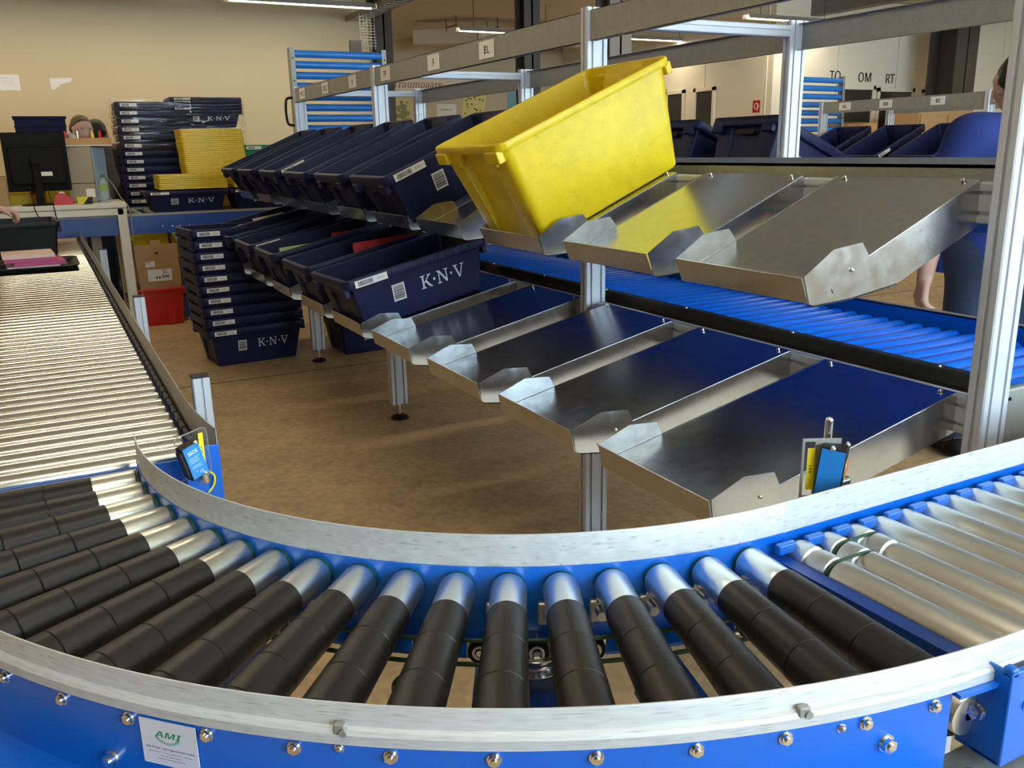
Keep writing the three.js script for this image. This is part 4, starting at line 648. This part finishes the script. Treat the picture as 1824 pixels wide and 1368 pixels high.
  part('label', card(0.065, 0.042, 0.001).translate(-0.055, 0.375, 0.111), canvasMat(96, 64, (x, w, h) => { x.fillStyle = '#ddd'; x.fillRect(0, 0, w, h); x.fillStyle = '#667'; x.fillRect(8, 6, 50, 10); x.fillStyle = '#999'; for (let i = 0; i < 3; i++) x.fillRect(8, 26 + i * 10, 40 + rnd() * 40, 3); }, 'boxLabelA'), cb, 'small white label');
  part('label', card(0.17, 0.088, 0.001).translate(0.005, 0.29, 0.111), canvasMat(192, 100, (x, w, h) => { x.fillStyle = '#dedede'; x.fillRect(0, 0, w, h); x.fillStyle = '#777'; for (let i = 0; i < 4; i++) x.fillRect(118, 8 + i * 10, 40, 4); bars(x, 112, 52, 56, 24, true, 18); x.fillRect(62, 62, 14, 18); x.fillRect(86, 62, 14, 18); }, 'boxLabelB'), cb, 'large white shipping label');
}

// ------------------------------------------------------------------ raised roller gates
function gate(label, x0, x1, y0, y1, z, yaw, n, handle) {
  const W = x1 - x0, t = thing('roller_gate', label, 'gate', [(x0 + x1) / 2, 0, z], [0, yaw, 0]);
  for (const s of [-1, 1]) { part('side_channel', [rbox(0.008, y1 - y0, 0.075, 0.002, s * W / 2, (y0 + y1) / 2, 0), span(s * W / 2, y0, 0.034, s * (W / 2 - 0.03), y1, 0.038)], M.galvDull, t); for (let i = 0; i < 8; i++) part('hole', cyl(0.006, 0.001, 8, s * (W / 2 - 0.012), y1 - 0.07 - i * 0.15, 0.0385, 'z'), M.black, t); }
  const g = rollerGeo(W - 0.02, 0.025, 16).translate(-(W - 0.02) / 2, 0, 0);
  for (let i = 0; i < n; i++) part('roller', g, M.blueLight, t).position.set(0, y1 - 0.04 - i * 0.0715, 0.01);
  if (handle) part('handle', tube([[-W / 2, y1 - 0.33, 0.02], [-W / 2 - 0.045, y1 - 0.34, 0.02], [-W / 2 - 0.055, y1 - 0.37, 0.02], [-W / 2 - 0.055, y1 - 0.48, 0.02], [-W / 2 - 0.045, y1 - 0.51, 0.02], [-W / 2, y1 - 0.52, 0.02]], 0.009, 30), M.black, t, 'black grab handle');
  return t;
}
gate('raised gate of blue rollers with a black handle beside the cream back wall', 1.67, 2.36, 0.72, 1.955, -6.4, -0.02, 17, true);
{ const g = gate('raised gate of blue rollers leaning in front of the office wall', 6.05, 6.73, 0.72, 1.84, -6.0, 0.05, 15, false); g.rotation.x = -0.05; g.position.y = 0.0;
  const s = thing('gate_stand', 'metal stand carrying the leaning blue roller gate', 'stand', [6.39, 0, -6.02]); for (const x of [-0.3, 0.3]) part('leg', profile(0.04, 0.08, 0.715), M.alu, s).position.set(x, 0, 0); part('cross_bar', span(-0.3, 0.6, -0.02, 0.3, 0.64, 0.02), M.alu, s);
  const s2 = thing('gate_stand', 'metal stand carrying the upright blue roller gate with the handle', 'stand', [2.015, 0, -6.4]); for (const x of [-0.3, 0.3]) part('leg', profile(0.04, 0.08, 0.715), M.alu, s2).position.set(x, 0, 0); part('cross_bar', span(-0.3, 0.6, -0.02, 0.3, 0.64, 0.02), M.alu, s2); }

// ------------------------------------------------------------------ second rack behind
{
  const X = 6.2, t = thing('sorting_rack', 'second sorting rack farther back with small labelled beam and navy crates', 'rack'), zs = [-5.84, -4.27, -2.7];
  for (const z of zs) { part('post', profile(0.08, 0.04, 1.60), M.alu, t).position.set(X + 0.04, 0, z); part('post', profile(0.08, 0.04, 1.60), M.alu, t).position.set(X + 0.9, 0, z); const b = part('cross_bar', profile(0.04, 0.04, 0.78), M.alu, t); b.rotation.z = -PI / 2; b.position.set(X + 0.08, 1.56, z); }
  for (let i = 0; i < 2; i++) { part('beam', [span(X + 0.012, 1.495, zs[i] + 0.02, X + 0.015, 1.59, zs[i + 1] - 0.02), span(X + 0.012, 1.588, zs[i] + 0.02, X + 0.03, 1.59, zs[i + 1] - 0.02)], M.galvDull, t, 'grey metal beam'); part('beam', span(X + 0.915, 1.495, zs[i] + 0.02, X + 0.918, 1.59, zs[i + 1] - 0.02), M.galvDull, t, 'grey metal beam'); }
  for (const [s, z] of [['AL', -5.58], ['BB', -5.16], ['BI', -4.68], ['MN', -4.16]]) { const p = part('sign', card(0.125, 0.062, 0.002), signMat(s, 'sign' + s), t, 'white sign with black letters ' + s); p.position.set(X + 0.010, 1.545, z); p.rotation.y = -PI / 2; }
  const mp = part('mounting_profile', profile(0.08, 0.04, 3.3), M.alu, t); mp.rotation.set(-PI / 2, PI / 2, 0); mp.position.set(X + 0.13, 1.128, -2.6);
  const r = makeTray(UP.len), pos = [-5.55, -5.03, -4.52, -4.0];
  const lab = ['first navy crate on the second rack, beside its end post', 'second navy crate on the second rack, its empty inside in view', 'third navy crate on the second rack, beside the shoulder of the worker', 'fourth navy crate on the second rack, hidden by the worker'];
  pos.forEach((z, i) => { const c = i ? r.clone() : r; c.name = numbered('sloped_tray'); c.position.set(X - 0.34, 0.965, z); c.rotation.set(0, 0, UP.a); scene.add(c); tag(c, lab[i].replace('navy crate', 'tray').replace(/, .*/, ', under a navy crate'), 'tray', 'trays of the second rack');
    const k = blueCrate.clone(); k.name = numbered('navy_crate'); k.position.set(X - 0.34 + 0.262 * Math.cos(UP.a), 0.969 + 0.262 * Math.sin(UP.a), z); k.rotation.set(0, 0, UP.a); scene.add(k); tag(k, lab[i], 'crate', 'navy crates on the second rack'); });
  const c2 = thing('roller_conveyor', 'conveyor with a dark blue side and pale rollers behind the worker', 'conveyor', [4.6, 0, -3.2]);
  part('side_frame', [span(-0.3, 0.55, -3, -0.296, 0.70, 2.8), span(0.3, 0.55, -3, 0.304, 0.70, 2.8)], M.blueDark, c2, 'dark blue side frame'); part('guard', span(-0.304, 0.70, -3, -0.298, 0.745, 2.8), M.guard, c2); const g = rollerGeo(0.59, 0.025, 14).translate(-0.295, 0, 0); for (let k = 0; k < 84; k++) part('roller', g, M.steel, c2).position.set(0, 0.675, -2.95 + k * 0.068); for (const z of [-2, 0.2, 2.2]) for (const x of [-0.28, 0.28]) part('leg', profile(0.08, 0.04, 0.55), M.alu, c2).position.set(x, 0, z);
  const ob = thing('cardboard_box', 'small orange cardboard box behind the second rack, below the office window', 'box', [8.6, 1.28, -7.6]); part('body', rbox(0.5, 0.18, 0.3, 0.004, 0, 0.09, 0), M.wood, ob); part('flap', box(0.3, 0.004, 0.14, -0.12, 0.182, 0.18), M.wood, ob);
  const sh = thing('shelf', 'tall pale wooden cupboard seen between the posts of the second rack', 'cupboard', [9.25, 0, -7.55]); part('body', box(1.0, 1.62, 0.45, 0.65, 0.81, 0), M.card, sh); for (const x of [0.4, 0.9]) part('door', box(0.46, 1.5, 0.02, x, 0.8, 0.235), M.card, sh); 
  const tb = thing('table', 'grey table carrying the small orange box', 'table', [8.6, 0, -7.6]); part('top', box(0.8, 0.04, 0.5, 0, 1.26, 0), M.galvDull, tb); for (const x of [-0.36, 0.36]) for (const z of [-0.2, 0.2]) part('leg', box(0.04, 1.24, 0.04, x, 0.62, z), M.galvDull, tb);
  const bx = thing('black_crate', 'black crate on the floor under the far conveyor', 'crate', [4.42, 0.0, -4.3], [0, 0.3, 0]); bx.add(...makeCrate({ ...NEST, m: M.black, labels: false, plain: true }).children);
}

// ------------------------------------------------------------------ packing desk and its things
{
  const D = thing('packing_desk', 'cream painted packing desk with square legs at the end of the long conveyor', 'desk', [0, 0, -7.0]);
  part('desktop', rbox(1.85, 0.036, 0.62, 0.006, -0.37, 0.908, -0.31), M.cream, D); part('apron', [rbox(1.80, 0.05, 0.03, 0.004, -0.37, 0.863, -0.02), rbox(1.80, 0.05, 0.03, 0.004, -0.37, 0.863, -0.6)], M.cream, D);
  for (const x of [-1.283, 0.517]) for (const z of [-0.035, -0.58]) part('leg', rbox(z < -0.1 ? 0.05 : 0.065, 0.888, 0.06, 0.004, x, 0.444, z), M.cream, D);
  part('panel', rbox(0.07, 0.5, 0.03, 0.003, 0.34, 0.62, -0.4), M.beige, D);
  const mon = thing('computer_monitor', 'black computer monitor seen from behind on a round stand', 'monitor', [0.02, 0.926, -7.16], [0, 0.06, 0]);
  const scr = part('screen', rbox(0.40, 0.40, 0.03, 0.008, 0, 0.295, 0), M.matteBlack, mon); part('back_cover', [rbox(0.34, 0.25, 0.03, 0.012, 0, 0.27, 0.028), rbox(0.34, 0.012, 0.02, 0.004, 0, 0.40, 0.03)], M.matteBlack, mon); part('label', card(0.07, 0.028, 0.001).translate(0.05, 0.215, 0.0445), M.paper, mon); part('bezel', box(0.38, 0.002, 0.02, 0, 0.496, 0.004), M.matteBlack, mon);
  part('stand', [rbox(0.05, 0.30, 0.03, 0.01, -0.015, 0.16, 0.06), cyl(0.032, 0.06, 20, -0.015, 0.31, 0.06, 'z'), rbox(0.045, 0.05, 0.05, 0.006, -0.015, 0.27, 0.055)], M.matteBlack, mon); part('foot', lathe([[0.0001, 0], [0.12, 0], [0.12, 0.006], [0.03, 0.018], [0.0001, 0.018]], 32).translate(-0.015, 0, 0.03), M.matteBlack, mon);
  const pc = thing('computer_tower', 'beige computer tower with a light blue side beside the monitor', 'computer', [0.345, 0.9262, -7.42], [0, -0.28, 0]);
  part('case', rbox(0.185, 0.40, 0.40, 0.004, 0, 0.2, 0), M.steelgrey, pc); part('front_panel', [rbox(0.182, 0.255, 0.012, 0.004, 0, 0.268, 0.204), rbox(0.182, 0.13, 0.012, 0.004, 0, 0.07, 0.204)], M.beige, pc, 'beige front'); part('side_panel', rbox(0.005, 0.38, 0.38, 0.002, 0.095, 0.2, 0), M.pcside, pc, 'light blue side panel'); part('label', card(0.06, 0.06, 0.001).translate(0.055, 0.07, 0.211), M.paper, pc); for (const z of [0.03, 0.08]) part('socket', box(0.004, 0.02, 0.03, 0.0985, 0.1, z), M.black, pc);
  const tb = thing('wooden_tray', 'shallow wooden tray of small office things on the computer tower', 'tray', [0.36, 1.327, -7.42]); part('base', box(0.33, 0.006, 0.42, 0, 0.003, 0), M.white, tb); for (const [w, d, x, z] of [[0.33, 0.008, 0, 0.2], [0.33, 0.008, 0, -0.2], [0.008, 0.42, 0.16, 0], [0.008, 0.42, -0.16, 0]]) part('wall', box(w, 0.05, d, x, 0.03, z), M.wood, tb);
  const hold = [[-0.13, M.red, 'red'], [0.05, M.sticker, 'yellow'], [0.10, M.red, 'dark red'], [-0.05, M.steel, 'grey']]; for (const [x, m, c] of hold) one('marker_pen', [cyl(0.011, 0.085, 10, 0, 0.0425, 0), cyl(0.008, 0.02, 10, 0, 0.09, 0)], m, `${c} marker pen standing in the wooden tray on the computer`, 'pen', [0.36 + x, 1.334, -7.33]);
  const tape = thing('tape_dispenser', 'red tape dispenser on the desk beside the monitor', 'tape dispenser', [0.15, 0.9262, -7.06]); part('body', extrude([[-0.06, 0], [0.062, 0], [0.06, 0.025], [0.03, 0.06], [0, 0.075], [-0.04, 0.07], [-0.058, 0.04]], 0.05, 0.003).translate(0, 0.003, -0.025), M.red, tape); part('tape_roll', new THREE.TorusGeometry(0.016, 0.007, 8, 20).translate(-0.005, 0.068, 0.0), M.white, tape); part('cutter', rbox(0.02, 0.03, 0.055, 0.003, 0.05, 0.035, 0), M.red, tape);
  const wd = thing('card_box', 'small yellow green and black wedge shaped box on the desk edge', 'box', [0.29, 0.9262, -7.05]); part('body', extrude([[-0.05, 0], [0.045, 0], [0.05, 0.052], [-0.055, 0.052]], 0.05), M.sticker, wd); part('print', extrude([[-0.015, 0.002], [0.044, 0.002], [0.048, 0.05], [0.02, 0.05]], 0.002).translate(0, 0, 0.05), M.black, wd);
  const bo = thing('water_bottle', 'clear plastic water bottle with a green label and cap', 'bottle', [0.423, 0.9262, -7.08]); part('body', lathe([[0.0001, 0], [0.026, 0], [0.03, 0.006], [0.03, 0.05], [0.028, 0.056], [0.03, 0.062], [0.03, 0.13], [0.012, 0.17], [0.012, 0.182]], 24), M.bottlePlastic, bo); part('label', lathe([[0.0305, 0.085], [0.0305, 0.13]], 24), M.bookgreen, bo, 'green label'); part('cap', cyl(0.014, 0.018, 16, 0, 0.19, 0), M.green, bo, 'green cap');
  const cbx = thing('cardboard_box', 'brown cardboard box at the edge of the desk beside the monitor', 'box', [-0.31, 0.9262, -7.2]); part('body', rbox(0.25, 0.19, 0.2, 0.003, 0, 0.095, 0), M.card, cbx); part('flap', box(0.25, 0.004, 0.1, 0, 0.2, 0.06).rotateX(-0.06), M.card, cbx);
  for (const [pts, lab] of [[[[0.06, 1.08, -7.11], [0.07, 0.97, -7.08], [0.085, 0.9, -6.975], [0.09, 0.8, -6.97]], 'thin black cable from the monitor over the desk edge'], [[[-0.05, 1.06, -7.1], [-0.04, 0.95, -7.0], [-0.03, 0.88, -6.975], [0.0, 0.82, -6.97]], 'thin black cable hanging beside the monitor stand'], [[[0.43, 1.17, -7.5], [0.5, 1.05, -7.3], [0.53, 0.95, -7.05], [0.562, 0.9, -6.98], [0.565, 0.5, -6.975], [0.58, 0.3, -6.97], [0.56, 0.02, -6.96]], 'pale cable running from the computer down the desk leg']]) one('cable', tube(pts, 0.0035, 40, 6), lab.startsWith('pale') ? M.beige : M.black, lab, 'cable');
  const nv = thing('navy_crate_stack_cover', 'dark navy crate standing on edge behind the monitor', 'crate', [0.09, 1.44, -8.22]); nv.name = 'navy_crate_on_edge'; part('body', rbox(0.36, 0.125, 0.28, 0.008, 0, 0.063, 0), M.navyDeep, nv); part('rim', [rbox(0.38, 0.02, 0.3, 0.004, 0, 0.117, 0), rbox(0.37, 0.012, 0.29, 0.003, 0, 0.05, 0)], M.navyDeep, nv);
  const sh = thing('shelf_unit', 'grey shelf unit behind the packing desk', 'shelf', [0.0, 0, -8.22]); for (const y of [0.5, 1.0, 1.43]) part('shelf', box(0.6, 0.02, 0.36, 0, y, 0), M.galvDull, sh); for (const x of [-0.29, 0.29]) for (const z of [-0.17, 0.17]) part('post', box(0.025, 1.44, 0.025, x, 0.72, z), M.galvDull, sh);
  // on the long conveyor
  const bc = makeCrate({ h: 0.205, bl: 0.42, bw: 0.46, tl: 0.46, tw: 0.52, m: M.black, plain: true, rim: 0.012, skirt: 0.03 }); bc.name = 'black_crate_001'; bc.position.set(-0.17, 0.692, -5.95); bc.rotation.y = 0.05; scene.add(bc); tag(bc, 'black crate gripped by the hand on the long steel roller conveyor', 'crate');
  const ty = thing('black_tray', 'flat black tray holding magenta books on the long roller conveyor', 'tray', [-0.11, 0.6905, -5.25]); part('tray', loft([outline(0.40, 0.40, 0.03, 0), outline(0.46, 0.46, 0.05, 0.022), outline(0.50, 0.50, 0.055, 0.024), outline(0.50, 0.50, 0.055, 0.028), outline(0.455, 0.455, 0.05, 0.027), outline(0.40, 0.40, 0.03, 0.006)]), M.black, ty);
  const bk = (y, dx, m, h, label, c) => { const t = thing('book', label, 'book', [-0.09 + dx, 0.697 + y, -5.28], [0, 0.06 + dx, 0], 'books on the flat black tray'); part('cover', [box(0.24, 0.0015, 0.30, 0, h, 0), box(0.24, 0.0015, 0.30, 0, 0.001, 0), box(0.24, h, 0.0015, 0, h / 2, 0.15)], m, t); part('pages', box(0.232, h - 0.003, 0.294, 0, h / 2, -0.002), M.pages, t); };
  bk(0, 0.01, M.paper, 0.014, 'white book at the bottom of the pile on the black tray'); bk(0.0155, 0.035, M.magenta, 0.02, 'thick magenta book in the pile on the black tray'); bk(0.037, 0.0, M.magenta, 0.018, 'magenta book second from the top of the pile on the black tray'); bk(0.0565, -0.005, M.pink, 0.015, 'pale pink book topmost on the black tray');
}

// ------------------------------------------------------------------ people: one continuous skin each, from blended tapered capsules
function skin(bones, cell, k = 0.012, clip) {
  const lo = [1e9, 1e9, 1e9], hi = [-1e9, -1e9, -1e9];
  for (const [a, b, ra, rb] of bones) for (let i = 0; i < 3; i++) { lo[i] = Math.min(lo[i], a[i] - ra, b[i] - rb); hi[i] = Math.max(hi[i], a[i] + ra, b[i] + rb); }
  const size = Math.max(hi[0] - lo[0], hi[1] - lo[1], hi[2] - lo[2]) + 10 * cell, N = Math.ceil(size / cell), half = N / 2, c = lo.map((v, i) => (v + hi[i]) / 2);
  const mc = new MarchingCubes(N, M.skin, false, false, 160000), acc = new Float64Array(N * N * N);
  for (const [a, b, ra, rb] of bones) {
    const m = Math.max(ra, rb) + 5 * k + cell, i0 = [], i1 = [];
    for (let q = 0; q < 3; q++) { i0[q] = Math.max(0, Math.floor((Math.min(a[q], b[q]) - m - c[q]) / cell + half)); i1[q] = Math.min(N - 1, Math.ceil((Math.max(a[q], b[q]) + m - c[q]) / cell + half)); }
    const d = [b[0] - a[0], b[1] - a[1], b[2] - a[2]], dd = d[0] * d[0] + d[1] * d[1] + d[2] * d[2] || 1e-9;
    for (let z = i0[2]; z <= i1[2]; z++) for (let y = i0[1]; y <= i1[1]; y++) for (let x = i0[0]; x <= i1[0]; x++) {
      const px = c[0] + (x - half) * cell - a[0], py = c[1] + (y - half) * cell - a[1], pz = c[2] + (z - half) * cell - a[2];
      const t = Math.max(0, Math.min(1, (px * d[0] + py * d[1] + pz * d[2]) / dd)), ex = px - d[0] * t, ey = py - d[1] * t, ez = pz - d[2] * t;
      acc[x + y * N + z * N * N] += Math.exp(-(Math.sqrt(ex * ex + ey * ey + ez * ez) - (ra + (rb - ra) * t)) / k);
    }
  }
  for (let i = 0; i < acc.length; i++) mc.field[i] = acc[i] > 1e-6 ? Math.max(-0.2, Math.min(0.2, k * Math.log(acc[i]))) : -0.2;
  if (clip) for (let z = 0, i = 0; z < N; z++) for (let y = 0; y < N; y++) for (let x = 0; x < N; x++, i++) { const v = clip(c[0] + (x - half) * cell, c[1] + (y - half) * cell, c[2] + (z - half) * cell); if (v < mc.field[i]) mc.field[i] = v; }
  mc.isolation = 0; mc.update();
  const g = new THREE.BufferGeometry(), s = half * cell, p = mc.positionArray.slice(0, mc.count * 3);
  for (let i = 0; i < p.length; i += 3) { p[i] = p[i] * s + c[0]; p[i + 1] = p[i + 1] * s + c[1]; p[i + 2] = p[i + 2] * s + c[2]; }
  g.setAttribute('position', new THREE.BufferAttribute(p, 3)); g.setAttribute('normal', new THREE.BufferAttribute(mc.normalArray.slice(0, mc.count * 3), 3)); return g;
}
const add3 = (a, b, s = 1) => [a[0] + b[0] * s, a[1] + b[1] * s, a[2] + b[2] * s];
function handBones(w, dir, side, curl) {          // wrist, pointing direction, thumb direction, curl 0..1
  const D = new THREE.Vector3(...dir).normalize(), T = new THREE.Vector3(...side); T.addScaledVector(D, -T.dot(D)).normalize(); const Nn = D.clone().cross(T).multiplyScalar(curl < 0 ? -1 : 1), W = new THREE.Vector3(...w), out = []; curl = Math.abs(curl);
  const P = (d, t, n) => { const v = W.clone().addScaledVector(D, d).addScaledVector(T, t).addScaledVector(Nn, n); return [v.x, v.y, v.z]; };
  for (let i = 0; i < 4; i++) {
    const t = 0.026 - i * 0.0175, len = [0.072, 0.080, 0.074, 0.060][i], r = [0.0088, 0.0092, 0.0088, 0.0078][i];
    out.push([P(0.005, t * 0.6, 0), P(0.085, t, 0), 0.013, 0.0115]);
    let p = [0.085, t, 0], ang = curl * (0.35 + 0.12 * i);
    for (const [f, q] of [[0.45, 1], [0.31, 0.9], [0.24, 0.82]]) { const l = len * f, n = [p[0] + Math.cos(ang) * l, t, p[2] - Math.sin(ang) * l]; out.push([P(...p), P(...n), r * q, r * q * 0.92]); p = n; ang += curl * 0.75; }
  }
  out.push([P(0.02, 0.02, -0.004), P(0.05, 0.043, -0.014), 0.014, 0.011], [P(0.05, 0.043, -0.014), P(0.078, 0.052, -0.026), 0.0105, 0.0095], [P(0.078, 0.052, -0.026), P(0.10, 0.05, -0.038), 0.0092, 0.008]);
  return out;
}
function person(label, pos, yaw, o) {
  const t = thing('person', label, 'person', pos, [0, yaw, 0]), sh = 1.36, hip = 0.88, H = o.head ?? [0, 1.535, 0.02], q = o.tilt ?? 0;
  const hd = (x, y, z) => [H[0] + x, H[1] + y * Math.cos(q) - z * Math.sin(q), H[2] + z * Math.cos(q) + y * Math.sin(q)];
  const arms = o.arms, torso = [[[0, hip, 0], [0, 1.08, 0.01], 0.125, 0.115], [[-0.06, hip - 0.01, 0], [0.06, hip - 0.01, 0], 0.115, 0.115], [[0, 1.08, 0.01], [0, 1.25, 0], 0.118, 0.12], [[-0.085, 1.22, 0], [0.085, 1.22, 0], 0.11, 0.11], [[-0.14, sh - 0.01, -0.01], [0.14, sh - 0.01, -0.01], 0.058, 0.058]];
  const legs = [], upper = [], fore = []; let hands = [];
  for (const s of [-1, 1]) {
    const k = [s * 0.095, 0.47, 0.02], a = [s * 0.10, 0.08, -0.01];
    legs.push([[s * 0.085, hip - 0.02, 0], k, 0.085, 0.058], [k, [s * 0.098, 0.30, -0.015], 0.056, 0.056], [[s * 0.098, 0.30, -0.015], a, 0.054, 0.036]);
    const [el, wr, hdir, hside, curl] = arms[s < 0 ? 0 : 1];
    upper.push([[s * 0.175, sh - 0.02, -0.01], el, 0.054, 0.041]); fore.push([el, wr, 0.041, 0.026]); hands.push([wr, hdir, hside, curl, el]);
  }
  const feet = [-1, 1].map((s) => [[s * 0.10, 0.045, -0.04], [s * 0.12, 0.035, 0.15], 0.042, 0.034]);
  const neck = [[[0, sh, -0.01], hd(0, -0.09, -0.015), 0.056, 0.05]];
  const head = [[hd(0, 0.028, -0.018), hd(0, 0.02, 0.012), 0.078, 0.074], [hd(0, 0.0, 0.02), hd(0, -0.06, 0.035), 0.062, 0.046], [hd(0, -0.06, 0.035), hd(0, -0.098, 0.058), 0.042, 0.02], [hd(-0.03, -0.03, 0.05), hd(0.03, -0.03, 0.05), 0.034, 0.034], [hd(-0.035, 0.022, 0.066), hd(0.035, 0.022, 0.066), 0.02, 0.02], [hd(0, 0.005, 0.083), hd(0, -0.034, 0.101), 0.008, 0.0115], [hd(-0.010, -0.036, 0.09), hd(0.010, -0.036, 0.09), 0.008, 0.008], [hd(0, -0.066, 0.083), hd(0, -0.082, 0.08), 0.012, 0.012], ...[-1, 1].map((s) => [hd(s * 0.078, 0.008, 0), hd(s * 0.076, -0.03, 0.004), 0.013, 0.009])];
  const geos = [skin([...torso, ...legs, ...upper, ...fore, ...feet, ...neck], 0.014, 0.02), skin([...head, [hd(0, -0.06, 0), [0, sh + 0.03, -0.01], 0.05, 0.054]], 0.006, 0.008)];
  for (const [wr, d, s, c, el] of hands) geos.push(skin([...handBones(wr, d, s, c), [add3(wr, [wr[0] - el[0], wr[1] - el[1], wr[2] - el[2]], -0.35), wr, 0.0305, 0.0255]], 0.0042, 0.005));
  const body = part('body', geos, M.skin, t);
  part('shirt', skin([...torso, ...upper.map(([a, b, ra, rb]) => (o.longSleeve ? [a, b, ra, rb] : [a, add3(a, [b[0] - a[0], b[1] - a[1], b[2] - a[2]], 0.72), ra, rb + 0.004])), ...(o.longSleeve ? fore.map(([a, b, ra, rb]) => [a, add3(a, [b[0] - a[0], b[1] - a[1], b[2] - a[2]], 0.8), ra, rb + 0.006]) : [])].map(([a, b, ra, rb]) => [a, b, ra + 0.013, rb + 0.013]), 0.014, 0.022, (x, y) => y - (hip - 0.07)), o.shirt, t);
  part('trousers', skin([...legs.map(([a, b, ra, rb]) => [a, b, ra + 0.012, rb + 0.018]), [[-0.06, hip - 0.01, 0], [0.06, hip - 0.01, 0], 0.124, 0.124]], 0.014, 0.022, (x, y) => Math.min(0.96 - y, y - 0.05)), o.trousers, t);
  for (const f of feet) part('shoe', skin([[f[0], f[1], f[2] + 0.01, f[3] + 0.01]], 0.01, 0.012, (x, y) => y - 0.002), M.black, t);
  const hair = [[hd(0, 0.042, -0.028), hd(0, 0.034, -0.006), 0.081, 0.077], [hd(-0.05, 0.0, -0.04), hd(0.05, 0.0, -0.04), 0.046, 0.046], [hd(0, -0.03, -0.05), hd(0, 0.04, -0.05), 0.05, 0.06]];
  if (o.bun) hair.push([hd(0, 0.05, -0.10), hd(0, 0.04, -0.12), 0.04, 0.035]);
  if (o.long) hair.push([hd(-0.06, 0.0, -0.03), hd(-0.07, -0.12, -0.02), 0.035, 0.025], [hd(0.06, 0.0, -0.03), hd(0.07, -0.12, -0.02), 0.035, 0.025], [hd(0, 0, -0.06), hd(0, -0.14, -0.05), 0.05, 0.04]);
  part('hair', skin(hair, 0.007, 0.01, (x, y, z) => { const v = [x - H[0], y - H[1], z - H[2]], ly = v[1] * Math.cos(q) + v[2] * Math.sin(q), lz = v[2] * Math.cos(q) - v[1] * Math.sin(q); return 0.9 * (ly * 0.75 + 0.03 - lz * 0.8) - 0.040; }), o.hair, t);
  for (const s of [-1, 1]) { const e = part('eye', new THREE.SphereGeometry(0.0125, 12, 8), o.shut ? M.skin : M.white, t); e.position.set(...hd(s * 0.031, -0.001, 0.079)); if (!o.shut) part('iris', new THREE.SphereGeometry(0.006, 10, 6).translate(0, -0.001, 0.0085), M.eye, e); const b = part('eyebrow', new THREE.CapsuleGeometry(0.003, 0.024, 4, 8).rotateZ(PI / 2 + s * 0.15), o.hair, t); b.position.set(...hd(s * 0.032, 0.024, 0.089)); }
  const lips = part('mouth', [new THREE.CapsuleGeometry(0.0045, 0.03, 4, 8).rotateZ(PI / 2), new THREE.CapsuleGeometry(0.005, 0.022, 4, 8).rotateZ(PI / 2).translate(0, -0.008, 0)], M.lip, t); lips.position.set(...hd(0, -0.062, 0.092));
  return t;
}
const relaxed = (s) => [[s * 0.225, 1.09, -0.03], [s * 0.235, 0.85, 0.03], [s * 0.05, -1, 0.15], [0, 0.2, 1], 0.7];
person('worker in a blue T-shirt and jeans standing behind the rack, one arm hanging down', [3.30, 0, -2.125], PI - 0.45, { arms: [relaxed(-1), [[0.265, 1.07, -0.02], [0.245, 0.765, 0.04], [0.03, -1, 0.12], [0, 0.2, 1], -0.6]], shirt: M.shirt, trousers: M.jeans, hair: M.hairDark, tilt: 0.1 }).scale.set(1.15, 0.945, 1.08);
person('woman with brown tied hair looking down behind the computer', [0.40, 0, -8.62], 0.32, { arms: [[[-0.19, 1.08, 0.04], [-0.1, 0.92, 0.22], [0.3, -0.4, 1], [1, 0.6, 0], 0.5], [[0.19, 1.08, 0.04], [0.08, 0.92, 0.2], [-0.3, -0.4, 1], [-1, 0.6, 0], -0.5]], shirt: M.grayCloth, trousers: M.jeans, hair: M.hairBrown, tilt: 0.16, bun: true, longSleeve: true, head: [0, 1.535, 0.03] }).scale.setScalar(0.962);
person('dark haired person turned away beside the woman behind the computer', [0.545, 0, -9.0], 2.5, { arms: [relaxed(-1), relaxed(1)], shirt: M.grayCloth, trousers: M.jeans, hair: M.hairDark, long: true, longSleeve: true, head: [0, 1.53, 0.02] }).scale.setScalar(0.955);
{
  const p = person('person with a dark wristband whose hand grips the black crate on the long conveyor', [-0.80, 0, -5.70], PI / 2, { arms: [[[-0.26, 1.08, 0.12], [-0.20, 0.95, 0.34], [0.2, -0.25, 1], [1, 0.5, 0], 0.8], [[0.24, 1.10, 0.18], [0.10, 0.985, 0.56], [-0.05, -0.32, 1], [-0.9, 0.35, 0], -0.75]], shirt: M.grayCloth, trousers: M.jeans, hair: M.hairDark });
  part('wristband', new THREE.TorusGeometry(0.031, 0.005, 8, 24), M.black, p).position.set(0.115, 0.994, 0.52); p.children[p.children.length - 1].rotation.set(0.29, -0.35, 0);
}

shadows(scene);
renderer.render(scene, camera);
